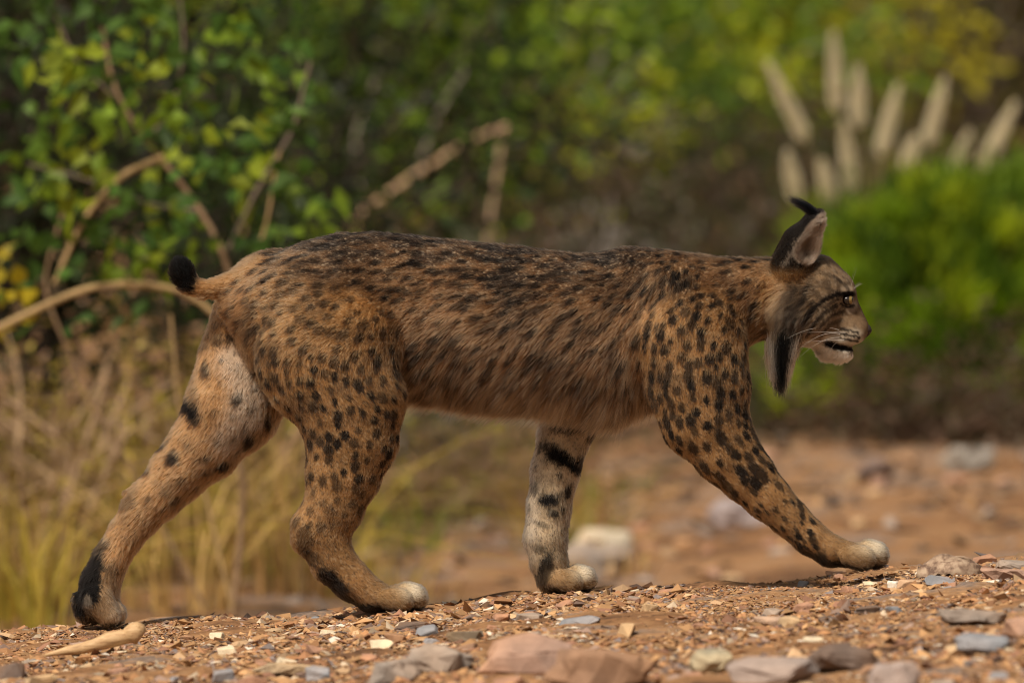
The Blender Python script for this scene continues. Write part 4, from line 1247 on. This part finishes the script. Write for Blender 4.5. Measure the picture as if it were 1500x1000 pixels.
for a_, b_ in CLP:
    m = int(rng.integers(6, 14))
    c0 = np.array(unproj(a_, b_, Y + rng.uniform(-0.45, 0.5))) - O
    P_.append(c0 + rng.normal(0, 1, (m, 3)) * [0.030, 0.05, 0.032])
    base = np.array([[(0.18, 0.28, 0.02), (0.12, 0.22, 0.03), (0.24, 0.30, 0.02), (0.07, 0.14, 0.02)][rng.integers(4)]])
    if b_ > 390: base = np.array([[0.45, 0.36, 0.02]])
    cc.append(np.repeat(base, m, 0) * rng.uniform(0.7, 1.3, (m, 1)))
m = 200
P_.append(np.array([unproj(*q, Y) for q in np.stack([rng.uniform(-80, 470, m), rng.uniform(-40, 480, m)], 1)]) - O + rng.normal(0, 1, (m, 3)) * [0, 0.35, 0])
cc.append(np.tile([0.06, 0.13, 0.02], (m, 1)) * rng.uniform(0.5, 1.5, (m, 1)))
P_ = np.concatenate(P_); cc = np.concatenate(cc); m = len(P_)
V, F, C = leaves_np(P_, rng.normal(0, 1, (m, 3)) + [0, 0, 0.4], 0.050 * rng.uniform(0.7, 1.3, m), 0.038 * rng.uniform(0.7, 1.3, m), cc)
tag(link('foliage', mesh_np('foliage', V, F, leaf_mat, False, {'tint': rgba(C)}), root), kind='stuff')

# bare tan branch leaning across the middle
Y = 11.5
bx = px2x(500, Y); bz_ = float(ground_z(bx, Y))
root = link('dead_branch', None); root.location = (bx, Y, bz_); tag(root, 'bare forked tan branch leaning up behind the lynx back', 'branch')
O = np.array(root.location); paths = []
for pts, r0, r1, col in [([(380, 900), (470, 380), (530, 310), (610, 255), (690, 205), (745, 185)], 9, 6, (0.46, 0.30, 0.18)), ([(738, 188), (728, 260), (715, 340), (700, 480)], 6, 4, (0.40, 0.27, 0.18)), ([(610, 255), (640, 170), (690, 90)], 6, 3, (0.22, 0.18, 0.16)), ([(530, 312), (520, 200), (560, 90)], 6, 3, (0.24, 0.20, 0.17)), ([(470, 380), (400, 300), (370, 200)], 6, 3, (0.30, 0.22, 0.15))]:
    p = np.array([unproj(a_, b_, Y) for a_, b_ in pts]) - O
    t0 = np.linspace(0, 1, len(p)); t1 = np.linspace(0, 1, 20)
    p = np.stack([np.interp(t1, t0, p[:, k]) for k in range(3)], 1)
    paths.append((p, np.linspace(r0, r1, 20) * 0.0016 * 0.7, col))
V, F, C = tubes_np(paths, 7)
me = mesh_np('branch', V, F, bark_mat, True, {'tint': rgba(C)}); link('stem', me, root)

Y = 21.0
tk = link('dead_tree', None); tx0 = px2x(740, Y); tk.location = (tx0, Y, float(ground_z(tx0, Y))); tag(tk, 'pale grey leaning dead tree behind the lynx back', 'tree')
O = np.array(tk.location); paths = []
for pts, r0, r1 in [([(640, 640), (740, 400), (800, 270), (885, 195)], 16, 13), ([(800, 270), (780, 180), (800, 90)], 9, 5), ([(740, 400), (650, 250), (615, 190)], 11, 8), ([(760, 360), (870, 290), (930, 280)], 8, 4)]:
    p = np.array([unproj(a_, b_, Y) for a_, b_ in pts]) - O
    t0 = np.linspace(0, 1, len(p)); t1 = np.linspace(0, 1, 18)
    p = np.stack([np.interp(t1, t0, p[:, k]) for k in range(3)], 1)
    paths.append((p, np.linspace(r0, r1, 18) * 0.0024, (0.30, 0.265, 0.245)))
V, F, C = tubes_np(paths, 8); link('stem', mesh_np('stem', V, F, bark_mat, True, {'tint': rgba(C)}), tk)
# scrub, nearest first
shrub('shrub', 40, 8, 1.5, 1.7, 4500, 0.045, 0.028, DG, 'dark green dense shrub behind the round leaved shrub and stick', ncl=90, bark=(0.05, 0.038, 0.03))
shrub('shrub', 330, 9.5, 1.6, 1.7, 4500, 0.045, 0.028, DG, 'dark shrub with sparse dull leaves behind the lynx tail', ncl=90, bark=(0.05, 0.038, 0.03))
shrub('shrub', 560, 13, 1.6, 1.75, 3600, 0.05, 0.035, MG + YG[1:2] + DG[:2], 'mid green shrub standing behind the forked tan branch', ncl=60, spread=0.11)
shrub('shrub', 610, 11, 1.0, 0.62, 1500, 0.04, 0.022, [(0.16, 0.19, 0.10), (0.10, 0.16, 0.05), (0.2, 0.2, 0.14)], 'low grey green twiggy shrub at the foot of the tan branch', ncl=50, bark=(0.3, 0.26, 0.24))
shrub('shrub', 730, 17, 2.0, 2.0, 6500, 0.06, 0.04, YG[:2] + YG[3:] + MG[:2], 'loose yellow green shrub above the middle of the lynx back', ncl=60, spread=0.11, bark=(0.26, 0.23, 0.21))
shrub('shrub', 865, 20, 2.3, 2.1, 7500, 0.065, 0.045, YG + MG[:1], 'tall light yellow green shrub between the loose shrub and olive scrub', ncl=55, spread=0.11, bark=(0.26, 0.23, 0.21))
shrub('shrub', 800, 14, 1.3, 0.75, 1100, 0.04, 0.022, [(0.24, 0.22, 0.19), (0.15, 0.17, 0.09), (0.18, 0.15, 0.12)], 'greyish half bare low shrub behind the lynx shoulder', ncl=50, bark=(0.38, 0.33, 0.30))
shrub('shrub', 965, 16, 1.6, 0.95, 3000, 0.05, 0.03, BR + DG[:1], 'dark brown withered shrub behind the lynx neck', ncl=60, bark=(0.07, 0.05, 0.04))
shrub('shrub', 1090, 18, 1.5, 1.05, 2600, 0.05, 0.03, BR + OL[1:2], 'dark brownish shrub beside the seed plumes', ncl=60, bark=(0.07, 0.05, 0.04))
shrub('shrub', 1040, 23, 2.6, 2.1, 7500, 0.07, 0.045, OL + YG[:2] + DG[:1], 'olive green tall scrub behind the dark brown shrubs', ncl=60, spread=0.11)
shrub('shrub', 1290, 25, 2.8, 2.3, 8000, 0.07, 0.05, OL[:3] + YG[:2], 'yellow olive shrub rising behind the seed plumes', ncl=60, spread=0.11)
shrub('shrub', 1480, 22, 3.0, 1.9, 8500, 0.06, 0.04, OL[1:2] + BR + DG[:1], 'brownish olive shrub behind the plumes that lean outward', ncl=80)
bkcols = [DG, DG + MG[:1], MG + YG[:1], YG, OL[:1] + YG, OL + YG[:2]]
BKL = ['big near black green bush far behind the dark green shrub', 'big dark bush with few mid green leaves far behind the tail', 'big mid green bush far behind the forked tan branch', 'big yellow olive bush far behind the loose yellow green shrub', 'big golden olive bush far behind the olive scrub', 'big olive and dark green bush far behind the seed plumes', 'big very dark green bush past the outward leaning plumes', 'big dark green mixed bush past the near black green bush']
for i, px in enumerate((-60, 230, 520, 800, 1100, 1400, 1700, -350)):
    shrub('background_bush', px, 33 + (i % 3) * 3, 5.0, 3.4, 9000, 0.11, 0.07, bkcols[i % 6], BKL[i], ncl=120, group='big bushes at the back of the scrub', spread=0.12, cat='bush')

# fresh green bush at the right: fine needle-like shoots
Y = 11.4
def needle_bush(px, Y, width, height, n, label, cols, name='green_bush'):
    x0 = px2x(px, Y); z0 = float(ground_z(x0, Y)) - 0.02
    root = link(name, None); root.location = (x0, Y, z0); tag(root, label, 'bush')
    ncl = 420
    q = rng.normal(0, 1, (ncl, 3)); q /= np.linalg.norm(q, axis=1)[:, None]; q[:, 2] = np.abs(q[:, 2]) * 1.0 - 0.25
    rr_ = rng.random((ncl, 1)) ** 0.45
    lob = 1 + 0.18 * vnoise(q * 2.1, 1.5, 8)[:, None]
    cl = q * rr_ * lob * [width / 2, width / 2 * 0.8, height * 0.80] + [0, 0, height * 0.28]
    cl[:, 2] = np.maximum(cl[:, 2], height * 0.16)
    paths = []
    for c in cl[:160]:
        t = np.linspace(0, 1, 5)[:, None]
        m_ = c * [0.35, 0.35, 0.6]
        paths.append(((1 - t) ** 2 * np.array([c[0] * 0.1, c[1] * 0.1, 0]) + 2 * t * (1 - t) * m_ + t * t * c, np.linspace(0.007, 0.002, 5), (0.14, 0.10, 0.06)))
    V, F, C = tubes_np(paths); link('branches', mesh_np('branches', V, F, bark_mat, True, {'tint': rgba(C)}), root)
    ci = rng.integers(0, ncl, n)
    od = cl[ci] - [0, 0, height * 0.1]; od = od / (np.linalg.norm(od, axis=1)[:, None] + 1e-6)
    d = od + rng.normal(0, 0.45, (n, 3)) + [0, 0, 0.35]
    P_ = cl[ci] + rng.normal(0, 0.026, (n, 3)); P_[:, 2] = np.maximum(P_[:, 2], 0.02)
    cc = np.array(cols)[rng.integers(0, len(cols), ncl)][ci] * rng.uniform(0.75, 1.25, (n, 1))
    V, F, C = leaves_np(P_, d, 0.055 * rng.uniform(0.6, 1.3, n), 0.010, cc, 0.05)
    tag(link('foliage', mesh_np('foliage', V, F, leaf_mat, False, {'tint': rgba(C)}), root), kind='stuff')
needle_bush(1400, Y, 0.98, 0.80, 34000, 'vivid fresh green bushy plant standing ahead of the lynx face', [(0.24, 0.37, 0.012), (0.36, 0.44, 0.015), (0.10, 0.18, 0.012), (0.05, 0.10, 0.012), (0.20, 0.30, 0.02)])
needle_bush(1215, Y + 0.8, 0.34, 0.70, 8000, 'narrower green shoot clump beside the vivid green bush and plumes', [(0.20, 0.28, 0.02), (0.14, 0.24, 0.015), (0.24, 0.28, 0.03)])

shrub('low_shrub', 1345, 10.8, 1.1, 0.22, 1800, 0.04, 0.02, BR + [(0.16, 0.09, 0.05)], 'low brown twiggy growth at the foot of the vivid green bush', ncl=50, bark=(0.12, 0.07, 0.05))
shrub('low_shrub', 1150, 11.5, 0.7, 0.20, 900, 0.04, 0.02, BR + [(0.16, 0.09, 0.05)], 'low brown twiggy growth below the lynx chin', ncl=40, bark=(0.12, 0.07, 0.05))
# tall grass with pale seed plumes
Y = 12.4
fx = px2x(1300, Y); fz = float(ground_z(fx, Y))
root = link('plume_grass', None); root.location = (fx, Y, fz); tag(root, 'tall grass clump with pale cream seed plumes behind the green bush', 'grass')
O = np.array(root.location)
PL = [((1125, 92), (1182, 212)), ((1220, 48), (1228, 168)), ((1257, 98), (1258, 192)), ((1316, 125), (1288, 232)), ((1384, 115), (1358, 218)), ((1488, 150), (1438, 250)), ((1420, 192), (1392, 275)), ((1342, 200), (1325, 255)), ((1236, 178), (1248, 285)), ((1154, 222), (1168, 300)), ((1203, 235), (1218, 305))]
for (tx_, ty), (bx_, by) in PL:
    yy = Y + rng.uniform(-0.25, 0.25)
    T = np.array(unproj(tx_, ty, yy)) - O; B = np.array(unproj(bx_, by, yy)) - O
    ax = T - B; Ln = np.linalg.norm(ax); ax /= Ln
    n = 1500
    t = rng.beta(1.25, 1.25, n)
    env = 0.0065 * np.sin(np.pi * t) ** 0.8
    rd = np.cross(rng.normal(0, 1, (n, 3)), ax); rd /= np.linalg.norm(rd, axis=1)[:, None]
    P_ = B + ax * (t * Ln)[:, None] + rd * (env * 0.35)[:, None]
    d = ax + rd * 0.75
    col = np.array([(0.90, 0.82, 0.62)]) * rng.uniform(0.8, 1.15, (n, 1))
    V, F, C = leaves_np(P_, d, 0.034 * rng.uniform(0.6, 1.3, n) * (1 - 0.75 * t ** 1.5), 0.0045, col, 0.0)
    pl = link('plume', mesh_np('plume', V, F, plume_mat, False, {'tint': rgba(C)}), root)
    g = np.array([rng.uniform(-0.08, 0.08), 0, 0])
    tt_ = np.linspace(0, 1, 9)[:, None]
    mid = B - ax * np.linalg.norm(B - g) * 0.55
    p = (1 - tt_) ** 2 * g + 2 * tt_ * (1 - tt_) * mid + tt_ ** 2 * (B + ax * Ln * 0.9)
    V, F, C = tubes_np([(p, np.linspace(0.0035, 0.0015, 9), (0.42, 0.33, 0.16))], 5)
    link('stem', mesh_np('stem', V, F, straw_mat, True, {'tint': rgba(C)}), root)

def blades(n, h, spread, lean, cols, w=0.006):
    k = 6
    a_ = rng.uniform(0, 2 * math.pi, n); r = rng.random(n) ** 0.5 * spread * 0.35
    base = np.stack([np.cos(a_) * r, np.sin(a_) * r, np.zeros(n)], 1)
    od = np.stack([np.cos(a_), np.sin(a_), np.zeros(n)], 1) + rng.normal(0, 0.5, (n, 3)) * [1, 1, 0]
    H = h * rng.uniform(0.45, 1.1, n); ln_ = lean * rng.uniform(0.2, 1.3, n)
    t = np.linspace(0, 1, k)
    P_ = base[:, None] + np.array([0, 0, 1.0])[None, None] * (H[:, None] * (t - 0.30 * ln_[:, None] * t ** 2.5))[..., None] + od[:, None] * (H * ln_)[:, None, None] * (t ** 2)[None, :, None] * 0.7
    side = np.cross(od, [0, 0, 1.0]) + rng.normal(0, 0.3, (n, 3)); side /= np.linalg.norm(side, axis=1)[:, None]
    wv = w * (1 - t ** 1.5 * 0.9)
    V = np.stack([P_ - side[:, None] * wv[None, :, None] / 2, P_ + side[:, None] * wv[None, :, None] / 2], 2).reshape(-1, 3)
    i = (np.arange(n) * k * 2)[:, None] + (np.arange(k - 1) * 2)[None]
    F = np.stack([i, i + 1, i + 3, i + 2], 2).reshape(-1, 4)
    c = np.array(cols)[rng.integers(0, len(cols), n)] * rng.uniform(0.7, 1.2, (n, 1))
    return V, F, np.repeat(c, k * 2, 0)
root_bl = blades(260, 0.72, 0.5, 0.6, [(0.16, 0.22, 0.03), (0.3, 0.28, 0.08), (0.10, 0.17, 0.02)], 0.007)
tag(link('blades', mesh_np('blades', root_bl[0], root_bl[1], straw_mat, False, {'tint': rgba(root_bl[2])}), root), kind='stuff')

STRAW = [(0.55, 0.37, 0.14), (0.46, 0.31, 0.10), (0.44, 0.32, 0.05), (0.32, 0.26, 0.04), (0.34, 0.20, 0.08)]
def grass_tuft(px, Y, n, h, lean, cols, label, group, w=0.006):
    x = px2x(px, Y); z = float(ground_z(x, Y)) - 0.01
    o = link('dry_grass_tuft', None); o.location = (x, Y, z); tag(o, label, 'grass', group)
    V, F, C = blades(n, h, 0.35, lean, cols, w)
    tag(link('blades', mesh_np('blades', V, F, straw_mat, False, {'tint': rgba(C)}), o), kind='stuff')
for i in range(34):
    px = rng.uniform(-140, 480); Yg = rng.uniform(5.2, 9.5)
    hh, le = rng.uniform(0.30, 0.62), rng.uniform(0.8, 2.0)
    pal, word = [(STRAW[:2], 'straw coloured'), (STRAW[2:4], 'olive yellow'), (STRAW, 'mixed tan'), ([STRAW[4], (0.24, 0.15, 0.07)], 'brown')][rng.integers(4)]
    lab = '%s %s %s grass tuft behind the hind legs' % ('tall' if hh > 0.46 else 'short', 'arching' if le > 1.4 else 'upright', word)
    pal = [tuple(np.array(q) * rng.uniform(0.55, 1.35)) for q in pal]
    grass_tuft(px, Yg, 70, hh, le, pal, lab, lab.replace('tuft', 'tufts'))
shrub('dry_shrub', 60, 6.6, 0.9, 0.62, 1500, 0.035, 0.016, [(0.34, 0.21, 0.08), (0.42, 0.33, 0.06), (0.20, 0.12, 0.06)], 'dry brown twiggy shrub beside the yellow leaves of the leafy shrub', ncl=70, bark=(0.34, 0.23, 0.14), nstem=12)
shrub('dry_shrub', 330, 7.4, 1.0, 0.55, 1500, 0.035, 0.016, [(0.30, 0.19, 0.08), (0.36, 0.30, 0.05), (0.16, 0.10, 0.06)], 'dry brown twiggy shrub between the two hind legs', ncl=70, bark=(0.34, 0.23, 0.14), nstem=12)
shrub('dry_shrub', 620, 9.5, 0.8, 0.30, 900, 0.035, 0.016, [(0.30, 0.19, 0.08), (0.30, 0.27, 0.05), (0.16, 0.10, 0.06)], 'dry low twiggy shrub seen below the lynx belly', ncl=50, bark=(0.30, 0.20, 0.13), nstem=12)
for i in range(16):
    px = rng.uniform(430, 900); Yg = rng.uniform(6, 12)
    grass_tuft(px, Yg, 40, rng.uniform(0.10, 0.26), rng.uniform(0.7, 1.4), [[(0.22, 0.26, 0.04)], STRAW[:1], STRAW[4:], STRAW[1:3]][i % 4], 'low %s grass tuft seen under the lynx belly' % ('greenish', 'straw', 'brown', 'golden')[i % 4], 'low %s grass under the belly line' % ('greenish', 'straw', 'brown', 'golden')[i % 4])

# the same scrub goes on to both sides of the view
SRC = [o for o in COL.objects if o.parent is None and o.name.split('.')[0] in ('shrub', 'background_bush')]
side_spots = [(-2.6, 10), (-4.2, 15), (-6.0, 22), (-8.5, 30), (-12, 34), (-3.6, 20), (2.6, 13), (4.0, 17), (5.6, 22), (8.0, 30), (12, 35), (3.8, 24), (-16, 38), (16, 38), (-5.0, 34), (5.5, 34)]
for i, (x, y) in enumerate(side_spots):
    big = y >= 29
    pool = [o for o in SRC if (o.name.startswith('background_bush')) == big and (big or o.children[0].dimensions.z > 0.8)]
    src = pool[i % len(pool)]
    c = src.copy(); COL.objects.link(c)
    c.location = (x, y, float(ground_z(x, y)) - 0.03); c.rotation_euler = (0, 0, 1.3 * i)
    for ch in src.children:
        k = ch.copy(); COL.objects.link(k); k.parent = c
    tag(c, '%s bush standing aside from the lynx, past the ends of the scrub' % ('big leafy' if big else 'leafy'), 'bush', '%s bushes past the ends of the scrub' % ('big leafy' if big else 'leafy'))
